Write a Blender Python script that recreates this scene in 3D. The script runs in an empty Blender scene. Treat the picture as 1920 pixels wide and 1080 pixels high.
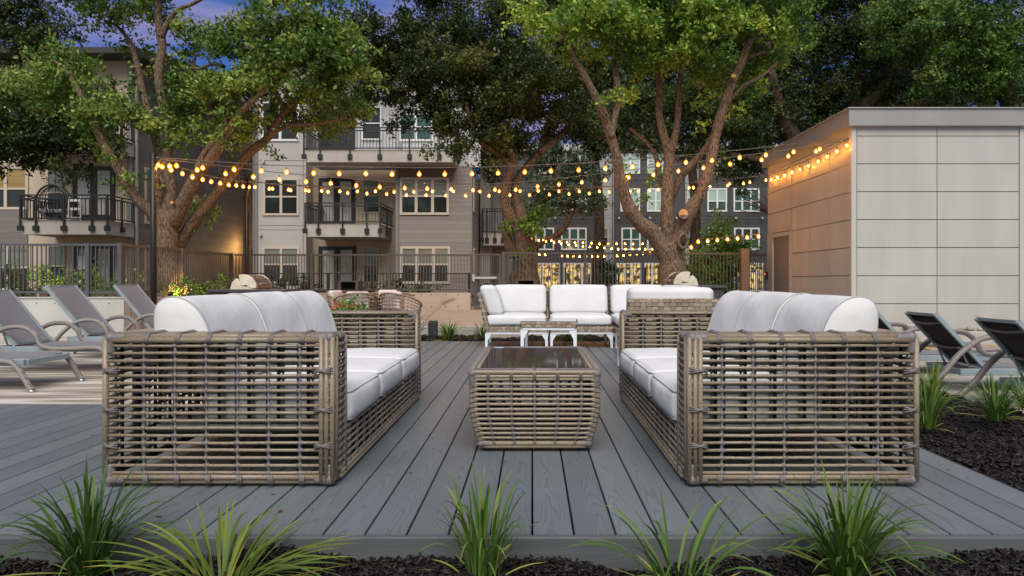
import bpy, math, random
import numpy as np
from mathutils import Vector, Matrix
R = random.Random(7)
NR = np.random.RandomState(11)
rad = math.radians
SC = bpy.context.scene
COL = SC.collection

# ------------------------------------------------------------------ camera, sky, sun, exposure
F, CX, CY, H = 1280.0, 998.0, 525.0, 0.873      # focal length in px of a 1920 px wide picture, principal point, eye height
cam_data = bpy.data.cameras.new('camera')
cam_data.sensor_width = 36.0
cam_data.lens = F / 1920.0 * 36.0
cam_data.shift_x = (960.0 - CX) / 1920.0
cam_data.shift_y = (CY - 540.0) / 1920.0
cam_data.clip_start = 0.05
cam_data.clip_end = 3000.0
cam = bpy.data.objects.new('camera', cam_data)
COL.objects.link(cam)
cam.location = (0, 0, H)
cam.rotation_euler = (rad(90), 0, 0)
SC.camera = cam

SUN_ELEV, SUN_AZ = 50.0, 180.0                  # dusk glow comes from behind the camera
world = bpy.data.worlds.new('World')
SC.world = world
world.use_nodes = True
nt = world.node_tree
nt.nodes.clear()
def wn(t, **kw):
    n = nt.nodes.new(t)
    for k, v in kw.items(): setattr(n, k, v)
    return n
out = wn('ShaderNodeOutputWorld'); bg = wn('ShaderNodeBackground')
sky = wn('ShaderNodeTexSky')
sky.sky_type = 'NISHITA'; sky.sun_disc = False
sky.sun_elevation = rad(SUN_ELEV); sky.sun_rotation = rad(SUN_AZ)
sky.air_density = 1.0; sky.dust_density = 1.0; sky.ozone_density = 3.0
bg.inputs['Strength'].default_value = 0.070
tc = wn('ShaderNodeTexCoord'); sep = wn('ShaderNodeSeparateXYZ')
nt.links.new(tc.outputs['Generated'], sep.inputs[0])
# dusk: the sky opposite the glow (+Y) is a deep blue violet with rosy cloud streaks
mp = wn('ShaderNodeMapping'); mp.inputs['Scale'].default_value = (2.2, 2.2, 16.0)
nt.links.new(tc.outputs['Generated'], mp.inputs[0])
nz = wn('ShaderNodeTexNoise'); nz.inputs['Scale'].default_value = 1.6; nz.inputs['Detail'].default_value = 5.0
nt.links.new(mp.outputs[0], nz.inputs['Vector'])
cr = wn('ShaderNodeValToRGB')
cr.color_ramp.elements[0].position = 0.40; cr.color_ramp.elements[0].color = (0.55, 1.35, 4.2, 1)
cr.color_ramp.elements[1].position = 0.62; cr.color_ramp.elements[1].color = (2.9, 2.7, 4.9, 1)
nt.links.new(nz.outputs['Fac'], cr.inputs[0])
mr = wn('ShaderNodeMapRange'); mr.inputs[1].default_value = 0.1; mr.inputs[2].default_value = 0.8
nt.links.new(sep.outputs['Y'], mr.inputs[0])
veil = wn('ShaderNodeMix', data_type='RGBA'); veil.inputs[0].default_value = 0.55; veil.inputs[7].default_value = (3.4, 3.6, 3.9, 1)   # thin dusk overcast
nt.links.new(sky.outputs[0], veil.inputs[6])
mx = wn('ShaderNodeMix', data_type='RGBA')
nt.links.new(mr.outputs[0], mx.inputs[0]); nt.links.new(veil.outputs[2], mx.inputs[6]); nt.links.new(cr.outputs[0], mx.inputs[7])
nt.links.new(mx.outputs[2], bg.inputs['Color']); nt.links.new(bg.outputs[0], out.inputs[0])

sun_data = bpy.data.lights.new('sun', 'SUN')
sun_data.energy = 2.5; sun_data.angle = rad(48); sun_data.color = (1.0, 0.94, 0.86)
sun = bpy.data.objects.new('sun', sun_data); COL.objects.link(sun)
_az, _el = rad(SUN_AZ), rad(SUN_ELEV)
sun_dir = Vector((math.sin(_az) * math.cos(_el), math.cos(_az) * math.cos(_el), math.sin(_el)))
sun.rotation_euler = sun_dir.to_track_quat('Z', 'Y').to_euler()
SC.view_settings.view_transform = 'Standard'
SC.view_settings.look = 'None'
SC.view_settings.exposure = 0.62
SC.view_settings.gamma = 1.0
SC.cycles.max_bounces = 6
SC.cycles.diffuse_bounces = 3
SC.cycles.glossy_bounces = 3
SC.cycles.transparent_max_bounces = 6
SC.cycles.sample_clamp_indirect = 3.0

def X(px, Y): return (px - CX) * Y / F
def Z(py, Y): return H - (py - CY) * Y / F
def P(px, py, Y): return (X(px, Y), Y, Z(py, Y))

# ------------------------------------------------------------------ materials
MATS = {}
def M(name, col, rough=0.6, var=0.0, scale=6.0, bump=0.0, bscale=60.0, metal=0.0, spec=0.4, stretch=(1, 1, 1), dark=None, detail=4.0, lo=0.35, hi=0.65):
    if name in MATS: return MATS[name]
    m = bpy.data.materials.new(name); MATS[name] = m
    m.use_nodes = True
    t = m.node_tree; b = t.nodes['Principled BSDF']
    b.inputs['Base Color'].default_value = (*col, 1)
    b.inputs['Roughness'].default_value = rough
    b.inputs['Metallic'].default_value = metal
    b.inputs['Specular IOR Level'].default_value = spec
    if var or bump or dark:
        c = t.nodes.new('ShaderNodeTexCoord'); mp = t.nodes.new('ShaderNodeMapping')
        mp.inputs['Scale'].default_value = stretch
        t.links.new(c.outputs['Object'], mp.inputs[0])
    if var or dark:
        n = t.nodes.new('ShaderNodeTexNoise'); n.inputs['Scale'].default_value = scale; n.inputs['Detail'].default_value = detail
        t.links.new(mp.outputs[0], n.inputs['Vector'])
        r = t.nodes.new('ShaderNodeValToRGB')
        a = dark if dark else tuple(x * (1 - var) for x in col)
        e = tuple(min(1, x * (1 + var)) for x in col)
        r.color_ramp.elements[0].position = lo; r.color_ramp.elements[0].color = (*a, 1)
        r.color_ramp.elements[1].position = hi; r.color_ramp.elements[1].color = (*e, 1)
        t.links.new(n.outputs['Fac'], r.inputs[0]); t.links.new(r.outputs[0], b.inputs['Base Color'])
    if bump:
        n2 = t.nodes.new('ShaderNodeTexNoise'); n2.inputs['Scale'].default_value = bscale; n2.inputs['Detail'].default_value = 3
        t.links.new(mp.outputs[0], n2.inputs['Vector'])
        bp = t.nodes.new('ShaderNodeBump'); bp.inputs['Strength'].default_value = bump; bp.inputs['Distance'].default_value = 0.02
        t.links.new(n2.outputs['Fac'], bp.inputs['Height']); t.links.new(bp.outputs[0], b.inputs['Normal'])
    return m
def ME(name, col, strength):
    if name in MATS: return MATS[name]
    m = bpy.data.materials.new(name); MATS[name] = m
    m.use_nodes = True
    b = m.node_tree.nodes['Principled BSDF']
    b.inputs['Base Color'].default_value = (*col, 1)
    b.inputs['Emission Color'].default_value = (*col, 1); b.inputs['Emission Strength'].default_value = strength
    return m
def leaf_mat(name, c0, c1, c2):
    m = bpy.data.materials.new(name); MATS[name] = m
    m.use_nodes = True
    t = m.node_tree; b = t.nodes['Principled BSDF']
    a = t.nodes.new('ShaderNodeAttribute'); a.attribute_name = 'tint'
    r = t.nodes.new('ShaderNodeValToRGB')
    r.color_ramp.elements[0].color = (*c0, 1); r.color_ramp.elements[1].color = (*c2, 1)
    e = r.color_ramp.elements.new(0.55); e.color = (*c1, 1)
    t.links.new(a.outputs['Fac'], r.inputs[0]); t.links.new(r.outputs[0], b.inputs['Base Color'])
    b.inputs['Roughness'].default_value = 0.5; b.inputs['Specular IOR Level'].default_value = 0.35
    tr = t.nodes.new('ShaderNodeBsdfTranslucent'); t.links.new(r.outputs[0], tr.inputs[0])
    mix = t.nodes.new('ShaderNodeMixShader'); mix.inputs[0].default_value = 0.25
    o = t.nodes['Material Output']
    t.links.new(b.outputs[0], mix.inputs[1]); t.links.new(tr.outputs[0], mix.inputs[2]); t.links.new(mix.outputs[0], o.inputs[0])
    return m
def math_node(t, op, a, b=None, c=None):
    n = t.nodes.new('ShaderNodeMath'); n.operation = op
    for i, v in enumerate((a, b, c)):
        if v is None: continue
        if isinstance(v, (int, float)): n.inputs[i].default_value = v
        else: t.links.new(v, n.inputs[i])
    return n.outputs[0]
PITCH = 0.144
def deck_mat():
    m = bpy.data.materials.new('composite_decking'); m.use_nodes = True
    t = m.node_tree; b = t.nodes['Principled BSDF']
    c = t.nodes.new('ShaderNodeTexCoord'); s = t.nodes.new('ShaderNodeSeparateXYZ')
    t.links.new(c.outputs['Object'], s.inputs[0])
    idx = math_node(t, 'FLOOR', math_node(t, 'DIVIDE', s.outputs[0], PITCH))
    w = t.nodes.new('ShaderNodeTexWhiteNoise'); w.noise_dimensions = '1D'; t.links.new(idx, w.inputs['W'])
    off = math_node(t, 'MULTIPLY', w.outputs['Value'], 37.0)
    u = math_node(t, 'SUBTRACT', math_node(t, 'MULTIPLY', math_node(t, 'FRACT', math_node(t, 'DIVIDE', s.outputs[0], PITCH)), 1.0), 0.5)
    u = math_node(t, 'ADD', u, math_node(t, 'MULTIPLY', math_node(t, 'SUBTRACT', w.outputs['Value'], 0.5), 0.5))
    # cathedral grain: rings of a long thin paraboloid, wobbling along the board
    yy = math_node(t, 'ADD', s.outputs[1], off)
    cmb = t.nodes.new('ShaderNodeCombineXYZ')
    t.links.new(math_node(t, 'MULTIPLY', u, 1.3), cmb.inputs[0]); t.links.new(math_node(t, 'MULTIPLY', yy, 1.5), cmb.inputs[1]); t.links.new(off, cmb.inputs[2])
    n = t.nodes.new('ShaderNodeTexNoise'); n.inputs['Scale'].default_value = 1.3; n.inputs['Detail'].default_value = 2.5
    t.links.new(cmb.outputs[0], n.inputs['Vector'])
    wob = math_node(t, 'MULTIPLY', n.outputs['Fac'], 0.85)
    par = math_node(t, 'MULTIPLY', math_node(t, 'MULTIPLY', u, u), 3.6)
    hgt = math_node(t, 'ADD', math_node(t, 'ADD', par, wob), math_node(t, 'MULTIPLY', yy, 0.55))
    ring = math_node(t, 'SINE', math_node(t, 'MULTIPLY', hgt, 46.0))
    line = t.nodes.new('ShaderNodeValToRGB')
    line.color_ramp.elements[0].position = 0.03; line.color_ramp.elements[0].color = (0.36, 0.37, 0.39, 1)
    line.color_ramp.elements[1].position = 0.24; line.color_ramp.elements[1].color = (1, 1, 1, 1)
    t.links.new(math_node(t, 'MULTIPLY_ADD', ring, 0.5, 0.5), line.inputs[0])
    base = t.nodes.new('ShaderNodeMix'); base.data_type = 'RGBA'
    base.inputs[6].default_value = (0.118, 0.138, 0.154, 1); base.inputs[7].default_value = (0.154, 0.176, 0.192, 1)
    t.links.new(w.outputs['Value'], base.inputs[0])
    mul = t.nodes.new('ShaderNodeMix'); mul.data_type = 'RGBA'; mul.blend_type = 'MULTIPLY'; mul.inputs[0].default_value = 0.32
    t.links.new(base.outputs[2], mul.inputs[6]); t.links.new(line.outputs[0], mul.inputs[7])
    d = t.nodes.new('ShaderNodeTexNoise'); d.inputs['Scale'].default_value = 2.2; d.inputs['Detail'].default_value = 5
    t.links.new(c.outputs['Object'], d.inputs['Vector'])
    dm = t.nodes.new('ShaderNodeMapRange'); dm.inputs[1].default_value = 0.3; dm.inputs[2].default_value = 0.7; dm.inputs[3].default_value = 0.92; dm.inputs[4].default_value = 1.06
    t.links.new(d.outputs['Fac'], dm.inputs[0])
    mul2 = t.nodes.new('ShaderNodeMix'); mul2.data_type = 'RGBA'; mul2.blend_type = 'MULTIPLY'; mul2.inputs[0].default_value = 1
    t.links.new(mul.outputs[2], mul2.inputs[6]); t.links.new(dm.outputs[0], mul2.inputs[7])
    t.links.new(mul2.outputs[2], b.inputs['Base Color'])
    b.inputs['Roughness'].default_value = 0.48; b.inputs['Specular IOR Level'].default_value = 0.4
    bp = t.nodes.new('ShaderNodeBump'); bp.inputs['Strength'].default_value = 0.25; bp.inputs['Distance'].default_value = 0.003
    t.links.new(line.outputs[0], bp.inputs['Height']); t.links.new(bp.outputs[0], b.inputs['Normal'])
    return m
def streak_mat(name, ca, cb, cc, rot, scale):
    m = bpy.data.materials.new(name); m.use_nodes = True
    t = m.node_tree; b = t.nodes['Principled BSDF']
    c = t.nodes.new('ShaderNodeTexCoord'); mp = t.nodes.new('ShaderNodeMapping')
    mp.inputs['Rotation'].default_value = (0, 0, rot); mp.inputs['Scale'].default_value = scale
    t.links.new(c.outputs['Object'], mp.inputs[0])
    n = t.nodes.new('ShaderNodeTexNoise'); n.inputs['Scale'].default_value = 1.0; n.inputs['Detail'].default_value = 4
    t.links.new(mp.outputs[0], n.inputs['Vector'])
    r = t.nodes.new('ShaderNodeValToRGB')
    r.color_ramp.elements[0].position = 0.36; r.color_ramp.elements[0].color = (*ca, 1)
    r.color_ramp.elements[1].position = 0.62; r.color_ramp.elements[1].color = (*cc, 1)
    e = r.color_ramp.elements.new(0.5); e.color = (*cb, 1)
    t.links.new(n.outputs['Fac'], r.inputs[0]); t.links.new(r.outputs[0], b.inputs['Base Color'])
    b.inputs['Roughness'].default_value = 0.7
    n2 = t.nodes.new('ShaderNodeTexNoise'); n2.inputs['Scale'].default_value = 30; t.links.new(c.outputs['Object'], n2.inputs['Vector'])
    bp = t.nodes.new('ShaderNodeBump'); bp.inputs['Strength'].default_value = 0.2; bp.inputs['Distance'].default_value = 0.01
    t.links.new(n2.outputs['Fac'], bp.inputs['Height']); t.links.new(bp.outputs[0], b.inputs['Normal'])
    return m
def siding_mat(name, col, pitch, line=0.35):
    """horizontal lap boards: a shadow joint and a slight per-board tone"""
    m = bpy.data.materials.new(name); m.use_nodes = True
    t = m.node_tree; b = t.nodes['Principled BSDF']
    c = t.nodes.new('ShaderNodeTexCoord'); s = t.nodes.new('ShaderNodeSeparateXYZ'); t.links.new(c.outputs['Object'], s.inputs[0])
    q = math_node(t, 'DIVIDE', s.outputs[2], pitch)
    fr = math_node(t, 'FRACT', q); ix = math_node(t, 'FLOOR', q)
    w = t.nodes.new('ShaderNodeTexWhiteNoise'); w.noise_dimensions = '1D'; t.links.new(ix, w.inputs['W'])
    tone = math_node(t, 'MULTIPLY_ADD', w.outputs['Value'], 0.22, 0.88)
    mp = t.nodes.new('ShaderNodeMapping'); mp.inputs['Scale'].default_value = (1.2, 1.2, 14); t.links.new(c.outputs['Object'], mp.inputs[0])
    n = t.nodes.new('ShaderNodeTexNoise'); n.inputs['Scale'].default_value = 2.0; n.inputs['Detail'].default_value = 4; t.links.new(mp.outputs[0], n.inputs['Vector'])
    tone = math_node(t, 'MULTIPLY', tone, math_node(t, 'MULTIPLY_ADD', n.outputs['Fac'], 0.3, 0.85))
    mul = t.nodes.new('ShaderNodeMix'); mul.data_type = 'RGBA'; mul.blend_type = 'MULTIPLY'; mul.inputs[0].default_value = 1
    mul.inputs[6].default_value = (*col, 1); t.links.new(tone, mul.inputs[7])
    t.links.new(mul.outputs[2], b.inputs['Base Color'])
    b.inputs['Roughness'].default_value = 0.7
    bp = t.nodes.new('ShaderNodeBump'); bp.inputs['Strength'].default_value = 1.0; bp.inputs['Distance'].default_value = 0.05
    t.links.new(math_node(t, 'POWER', math_node(t, 'SUBTRACT', 1.0, fr), 1.0), bp.inputs['Height']); t.links.new(bp.outputs[0], b.inputs['Normal'])
    return m

# ------------------------------------------------------------------ mesh builder and tagging
class MB:
    def __init__(s): s.v = []; s.f = []; s.m = []; s.attr = None
    def add(s, vs, fs, mi=0):
        o = len(s.v); s.v.extend(vs)
        for f in fs: s.f.append(tuple(i + o for i in f)); s.m.append(mi)
    def box(s, x0, x1, y0, y1, z0, z1, mi=0):
        v = [(x0, y0, z0), (x1, y0, z0), (x1, y1, z0), (x0, y1, z0), (x0, y0, z1), (x1, y0, z1), (x1, y1, z1), (x0, y1, z1)]
        s.add(v, [(0, 3, 2, 1), (4, 5, 6, 7), (0, 1, 5, 4), (1, 2, 6, 5), (2, 3, 7, 6), (3, 0, 4, 7)], mi)
    def bar(s, a, b, w, d=None, mi=0):
        """square bar from a to b"""
        s.tube([a, b], w * 0.7071, 4, mi, twist=math.pi / 4)
    def tube(s, pts, r, n=8, mi=0, cap=True, closed=False, twist=0.0):
        p = [Vector(q) for q in pts]; k = len(p)
        rs = r if isinstance(r, (list, tuple)) else [r] * k
        tans = []
        for i in range(k):
            if closed: d = p[(i + 1) % k] - p[i - 1]
            elif i == 0: d = p[1] - p[0]
            elif i == k - 1: d = p[-1] - p[-2]
            else: d = p[i + 1] - p[i - 1]
            if d.length < 1e-9: d = Vector((0, 0, 1))
            tans.append(d.normalized())
        t0 = tans[0]
        up = Vector((0, 0, 1)) if abs(t0.z) < 0.9 else Vector((1, 0, 0))
        nrm = (up - t0 * up.dot(t0)).normalized()
        vs = []
        for i in range(k):
            nrm = nrm - tans[i] * nrm.dot(tans[i])
            if nrm.length < 1e-6: nrm = tans[i].orthogonal()
            nrm.normalize(); bi = tans[i].cross(nrm)
            for j in range(n):
                a = 2 * math.pi * j / n + twist
                q = p[i] + (nrm * math.cos(a) + bi * math.sin(a)) * rs[i]
                vs.append((q.x, q.y, q.z))
        fs = []
        for i in range(k if closed else k - 1):
            i2 = (i + 1) % k
            for j in range(n):
                j2 = (j + 1) % n
                fs.append((i * n + j, i * n + j2, i2 * n + j2, i2 * n + j))
        if cap and not closed:
            fs.append(tuple(range(n - 1, -1, -1))); fs.append(tuple((k - 1) * n + j for j in range(n)))
        s.add(vs, fs, mi)
    def lathe(s, c, prof, n=16, mi=0):
        vs = []; fs = []
        for (r, z) in prof:
            for j in range(n):
                a = 2 * math.pi * j / n
                vs.append((c[0] + r * math.cos(a), c[1] + r * math.sin(a), c[2] + z))
        for i in range(len(prof) - 1):
            for j in range(n):
                j2 = (j + 1) % n
                fs.append((i * n + j, i * n + j2, (i + 1) * n + j2, (i + 1) * n + j))
        fs.append(tuple(range(n - 1, -1, -1))); fs.append(tuple((len(prof) - 1) * n + j for j in range(n)))
        s.add(vs, fs, mi)
    def prism(s, poly, axis, a, b, mi=0):
        """extrude a polygon given in the two other axes along axis from a to b"""
        def mk(u, v, w):
            return {'x': (w, u, v), 'y': (u, w, v), 'z': (u, v, w)}[axis]
        n = len(poly)
        vs = [mk(u, v, a) for u, v in poly] + [mk(u, v, b) for u, v in poly]
        fs = [tuple(range(n)), tuple(range(2 * n - 1, n - 1, -1))]
        for i in range(n):
            j = (i + 1) % n; fs.append((i, i + n, j + n, j))
        s.add(vs, fs, mi)
    def build(s, name, mats, parent=None, smooth=False, world=False, bevel=0.0, autosmooth=False):
        me = bpy.data.meshes.new(name)
        me.from_pydata(s.v, [], s.f)
        mats = mats if isinstance(mats, (list, tuple)) else [mats]
        for m in mats: me.materials.append(m)
        if any(s.m): me.polygons.foreach_set('material_index', s.m)
        if smooth: me.polygons.foreach_set('use_smooth', [True] * len(s.f))
        me.update()
        o = bpy.data.objects.new(name, me); COL.objects.link(o)
        if parent: o.parent = parent
        if world and parent:
            q = Vector((0, 0, 0)); a = parent
            while a: q += a.location; a = a.parent
            me.transform(Matrix.Translation(-q))
        if bevel:
            bm = o.modifiers.new('bevel', 'BEVEL'); bm.width = bevel; bm.segments = 2; bm.limit_method = 'ANGLE'
        return o
def recalc(o):
    import bmesh
    b = bmesh.new(); b.from_mesh(o.data); bmesh.ops.recalc_face_normals(b, faces=b.faces); b.to_mesh(o.data); b.free()
    return o
def tag(o, label=None, cat=None, group=None, kind=None):
    if label: o['label'] = label
    if cat: o['category'] = cat
    if group: o['group'] = group
    if kind: o['kind'] = kind
    return o
def thing(name, loc, label, cat, group=None, rotz=0.0):
    o = bpy.data.objects.new(name, None); COL.objects.link(o)
    o.location = loc; o.rotation_euler = (0, 0, rotz); o.empty_display_size = 0.2
    return tag(o, label, cat, group)
KIDS = {}
def copy_tree(o, parent=None):
    c = o.copy(); COL.objects.link(c)
    if parent: c.parent = parent
    for ch in list(o.children): copy_tree(ch, c)
    return c
def structure(name, mb, mat, **kw):
    o = mb.build(name, mat, **kw); o['kind'] = 'structure'; return o
def np_mesh(name, verts, quads, mats, parent=None, tint=None, smooth=False, matidx=None):
    """fast mesh from numpy arrays: verts (n,3), quads (m,4)"""
    me = bpy.data.meshes.new(name)
    nv, nf, k = len(verts), len(quads), quads.shape[1]
    me.vertices.add(nv); me.vertices.foreach_set('co', verts.astype(np.float32).ravel())
    me.loops.add(nf * k); me.loops.foreach_set('vertex_index', quads.astype(np.int32).ravel())
    me.polygons.add(nf)
    me.polygons.foreach_set('loop_start', np.arange(0, nf * k, k, dtype=np.int32))
    me.polygons.foreach_set('loop_total', np.full(nf, k, dtype=np.int32))
    for m in (mats if isinstance(mats, (list, tuple)) else [mats]): me.materials.append(m)
    if matidx is not None: me.polygons.foreach_set('material_index', matidx.astype(np.int32))
    if tint is not None:
        a = me.attributes.new('tint', 'FLOAT', 'FACE'); a.data.foreach_set('value', tint.astype(np.float32))
    if smooth: me.polygons.foreach_set('use_smooth', np.ones(nf, dtype=bool))
    me.update(calc_edges=True)
    o = bpy.data.objects.new(name, me); COL.objects.link(o)
    if parent:
        o.parent = parent
        q = Vector((0, 0, 0)); a = parent
        while a: q += a.location; a = a.parent
        me.transform(Matrix.Translation(-q))
    return o

# common materials
RATTAN = M('tan_rattan', (0.248, 0.198, 0.140), 0.36, dark=(0.145, 0.114, 0.08), scale=90, lo=0.30, hi=0.46, bump=0.06, bscale=150, spec=0.45)
WRAP = M('grey_wrap', (0.165, 0.148, 0.150), 0.42, var=0.14, scale=60, bump=0.08, bscale=160)
STRUT = M('dark_strut', (0.022, 0.022, 0.022), 0.5, spec=0.3)
FABRIC = M('white_fabric', (0.63, 0.63, 0.64), 0.9, var=0.04, scale=3, bump=0.5, bscale=6, spec=0.15)
PIPING = M('shaded_piping', (0.36, 0.355, 0.35), 0.9)  # cushion fabric, darkened to read as shadow lines in the seams
LINER = M('beige_liner', (0.42, 0.40, 0.37), 0.9, var=0.08)
FOOTM = M('plastic_foot', (0.6, 0.6, 0.58), 0.5)
WHITE = M('white_metal', (0.72, 0.76, 0.80), 0.35, var=0.03, spec=0.5)
DARKM = M('black_metal', (0.018, 0.018, 0.019), 0.4, spec=0.5)
FENCEM = M('fence_paint', (0.075, 0.07, 0.066), 0.45, var=0.15, scale=3, spec=0.5)
CONC = M('board_concrete', (0.44, 0.42, 0.385), 0.85, dark=(0.33, 0.31, 0.28), scale=1.6, bump=0.15, bscale=30, detail=8)
CONCP = M('tan_concrete', (0.43, 0.355, 0.28), 0.85, dark=(0.34, 0.275, 0.215), scale=1.2, bump=0.15, bscale=30, detail=8)
BARK = M('bark', (0.225, 0.160, 0.112), 0.9, dark=(0.058, 0.040, 0.029), scale=16, bump=1.0, bscale=28, stretch=(2.6, 2.6, 0.8), detail=9, spec=0.12, lo=0.36, hi=0.62)
BARKD = M('dark_bark', (0.11, 0.075, 0.052), 0.9, dark=(0.03, 0.02, 0.015), scale=10, bump=0.9, bscale=22, stretch=(2, 2, 0.6), detail=6, spec=0.1)

# ------------------------------------------------------------------ ground
PL = -0.17                                          # paving level, a step under the deck
m = MB(); m.box(-400, 400, -60, 700, -0.9, -0.62)
structure('ground', m, M('earth', (0.09, 0.085, 0.06), 0.95, var=0.3, scale=0.3))
m = MB(); m.box(-30, -1.95, 2.0, 13.2, -0.6, PL); m.box(-30, -1.95, 13.2, 26, -0.6, PL)
structure('stone_paving', m, streak_mat('streaked_stone', (0.21, 0.165, 0.12), (0.36, 0.32, 0.27), (0.56, 0.53, 0.49), rad(-17), (0.9, 9, 1)))
# deck boards
DECK = deck_mat(); GAP = M('deck_shadow', (0.006, 0.006, 0.006), 0.9, spec=0.0)
DX1 = 14 * PITCH - 0.003; FRONT = 2.35
m = MB()
for i in range(-60, 14):
    x0, x1 = i * PITCH + 0.0036, (i + 1) * PITCH - 0.0036
    y1 = 9.72 if i >= -13 else 4.8
    c = 0.0025
    pr = [(x0, -0.025), (x1, -0.025), (x1, -c), (x1 - c, 0), (x0 + c, 0), (x0, -c)]
    m.prism(pr, 'y', FRONT, y1, 0)
m.box(-60 * PITCH, DX1, FRONT + 0.01, 4.78, -0.16, -0.03, 1)
m.box(-13 * PITCH, DX1, 4.7801, 9.7, -0.16, -0.03, 1)
structure('deck', m, [DECK, GAP])
FASC = M('deck_fascia', (0.090, 0.097, 0.102), 0.5, var=0.1, scale=5, stretch=(0.3, 1, 8), bump=0.15, bscale=40)
m = MB()
m.box(-60 * PITCH, DX1 + 0.022, FRONT - 0.024, FRONT - 0.001, -0.35, -0.003)
m.box(DX1 + 0.001, DX1 + 0.022, FRONT, 9.72, -0.35, -0.003)
m.box(-13 * PITCH, DX1, 9.722, 9.745, -0.2, -0.003)
m.box(-60 * PITCH, -13 * PITCH, 4.802, 4.825, -0.3, -0.003)
structure('deck_edge_board', m, FASC, bevel=0.006)

# mulch: lumpy dark bed with bark chips
MUL = leaf_mat('bark_mulch', (0.010, 0.008, 0.007), (0.024, 0.02, 0.018), (0.06, 0.052, 0.05))
def lump(x, y): return 0.02 * math.sin(x * 3.1 + y * 1.7) + 0.014 * math.sin(x * 7.3 - y * 5.1 + 1) + 0.01 * math.sin(x * 13 + y * 11)
def mulch(name, x0, x1, y0, y1, z, step, chips, size, label):
    nx, ny = max(2, int((x1 - x0) / step)), max(2, int((y1 - y0) / step))
    xs, ys = np.linspace(x0, x1, nx), np.linspace(y0, y1, ny)
    gx, gy = np.meshgrid(xs, ys, indexing='ij')
    gz = z + 0.02 * np.sin(gx * 3.1 + gy * 1.7) + 0.014 * np.sin(gx * 7.3 - gy * 5.1 + 1) + 0.01 * np.sin(gx * 13 + gy * 11) + NR.uniform(-.006, .006, gx.shape)
    v = np.stack([gx, gy, gz], -1).reshape(-1, 3)
    i, j = np.meshgrid(np.arange(nx - 1), np.arange(ny - 1), indexing='ij')
    a = (i * ny + j).ravel(); q = np.stack([a, a + ny, a + ny + 1, a + 1], -1)
    t = NR.uniform(0, .45, len(q))
    cx, cy = NR.uniform(x0, x1, chips), NR.uniform(y0, y1, chips)
    cz = z + 0.02 * np.sin(cx * 3.1 + cy * 1.7) + 0.014 * np.sin(cx * 7.3 - cy * 5.1 + 1) + 0.01 * np.sin(cx * 13 + cy * 11) + NR.uniform(.002, .016, chips)
    L = size * NR.uniform(.5, 1.6, chips); W = L * NR.uniform(.15, .4, chips); T = W * .45
    th = NR.uniform(0, 2 * np.pi, chips); ti = NR.normal(0, .35, chips)
    ax = np.stack([np.cos(th) * np.cos(ti), np.sin(th) * np.cos(ti), np.sin(ti)], -1)
    bx = np.stack([-np.sin(th), np.cos(th), NR.normal(0, .35, chips)], -1)
    nz_ = np.cross(ax, bx); nz_ /= np.linalg.norm(nz_, axis=1)[:, None]
    c = np.stack([cx, cy, cz], -1)
    vs = []
    for sz in (-1, 1):
        for sa, sb in ((-1, -1), (1, -.6), (1, .6), (-1, 1)):
            vs.append(c + ax * (sa * L / 2)[:, None] + bx * (sb * W / 2)[:, None] + nz_ * (sz * T / 2)[:, None])
    vs = np.stack(vs, 1).reshape(-1, 3)
    base = len(v) + np.arange(chips) * 8
    fq = np.array([(0, 3, 2, 1), (4, 5, 6, 7), (0, 1, 5, 4), (1, 2, 6, 5), (2, 3, 7, 6), (3, 0, 4, 7)])
    cq = (base[:, None, None] + fq[None]).reshape(-1, 4)
    ct = np.repeat(NR.beta(1.6, 2.6, chips), 6)
    o = np_mesh(name, np.vstack([v, vs]), np.vstack([q, cq]), MUL, tint=np.concatenate([t, ct]))
    tag(o, label, 'mulch', kind='stuff')
mulch('mulch', -2.6, 2.6, 1.55, 2.325, -0.085, 0.03, 26000, 0.026, 'dark bark mulch along the front edge of the deck')
mulch('mulch', DX1 + 0.024, 3.56, 2.0, 9.6, -0.12, 0.05, 26000, 0.034, 'dark bark mulch between the deck and the concrete pool walk')
mulch('mulch', -2.2, 3.5, 9.75, 11.0, -0.04, 0.07, 3500, 0.05, 'dark bark mulch strip behind the deck')
# planting bed below the mulch
m = MB(); m.box(-9, 3.6, 0.6, 2.32, -0.6, -0.16); m.box(DX1 + 0.03, 3.555, 2.33, 9.7, -0.6, -0.19); m.box(-2.2, 3.6, 9.76, 11, -0.6, -0.14)
structure('planting_bed', m, M('soil', (0.015, 0.012, 0.01), 0.95))
# concrete walk and pool on the right
WALK = M('pale_concrete', (0.40, 0.375, 0.34), 0.8, dark=(0.31, 0.285, 0.25), scale=1.3, bump=0.12, bscale=40, detail=7)
PX0, PX1, PY0, PY1 = 5.75, 16.0, 2.0, 10.2
m = MB()
m.box(3.56, PX0, 1.0, 12.6, -0.6, -0.17); m.box(PX0 + .002, 26, PY1, 12.6, -0.6, -0.172); m.box(5.01, 6.4, 12.95, 22, -0.6, -0.10)
structure('concrete_walk', m, WALK, bevel=0.02)
m = MB(); m.box(PX0 - .02, PX0 + .30, PY0, PY1 + .3, -0.165, -0.125); m.box(PX0 + .3, PX1, PY1, PY1 + .3, -0.165, -0.125)
structure('pool_coping', m, M('terracotta_coping', (0.36, 0.235, 0.13), 0.7, var=0.25, scale=4))
m = MB(); m.box(PX0 + .01, PX1, PY0, PY1 - 0.01, -0.6, -0.27)
o = structure('pool_water', m, M('pool_water', (0.03, 0.12, 0.28), 0.06, bump=0.15, bscale=5, spec=0.6))
m = MB(); m.box(3.56, 30, 12.62, 13.9, -0.6, -0.168)
structure('gravel_bed', m, M('grit', (0.25, 0.23, 0.2), 0.95, var=0.3, scale=30))
m = MB(); m.box(3.56, 30, 12.45, 12.9, -0.6, -0.09)
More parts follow.
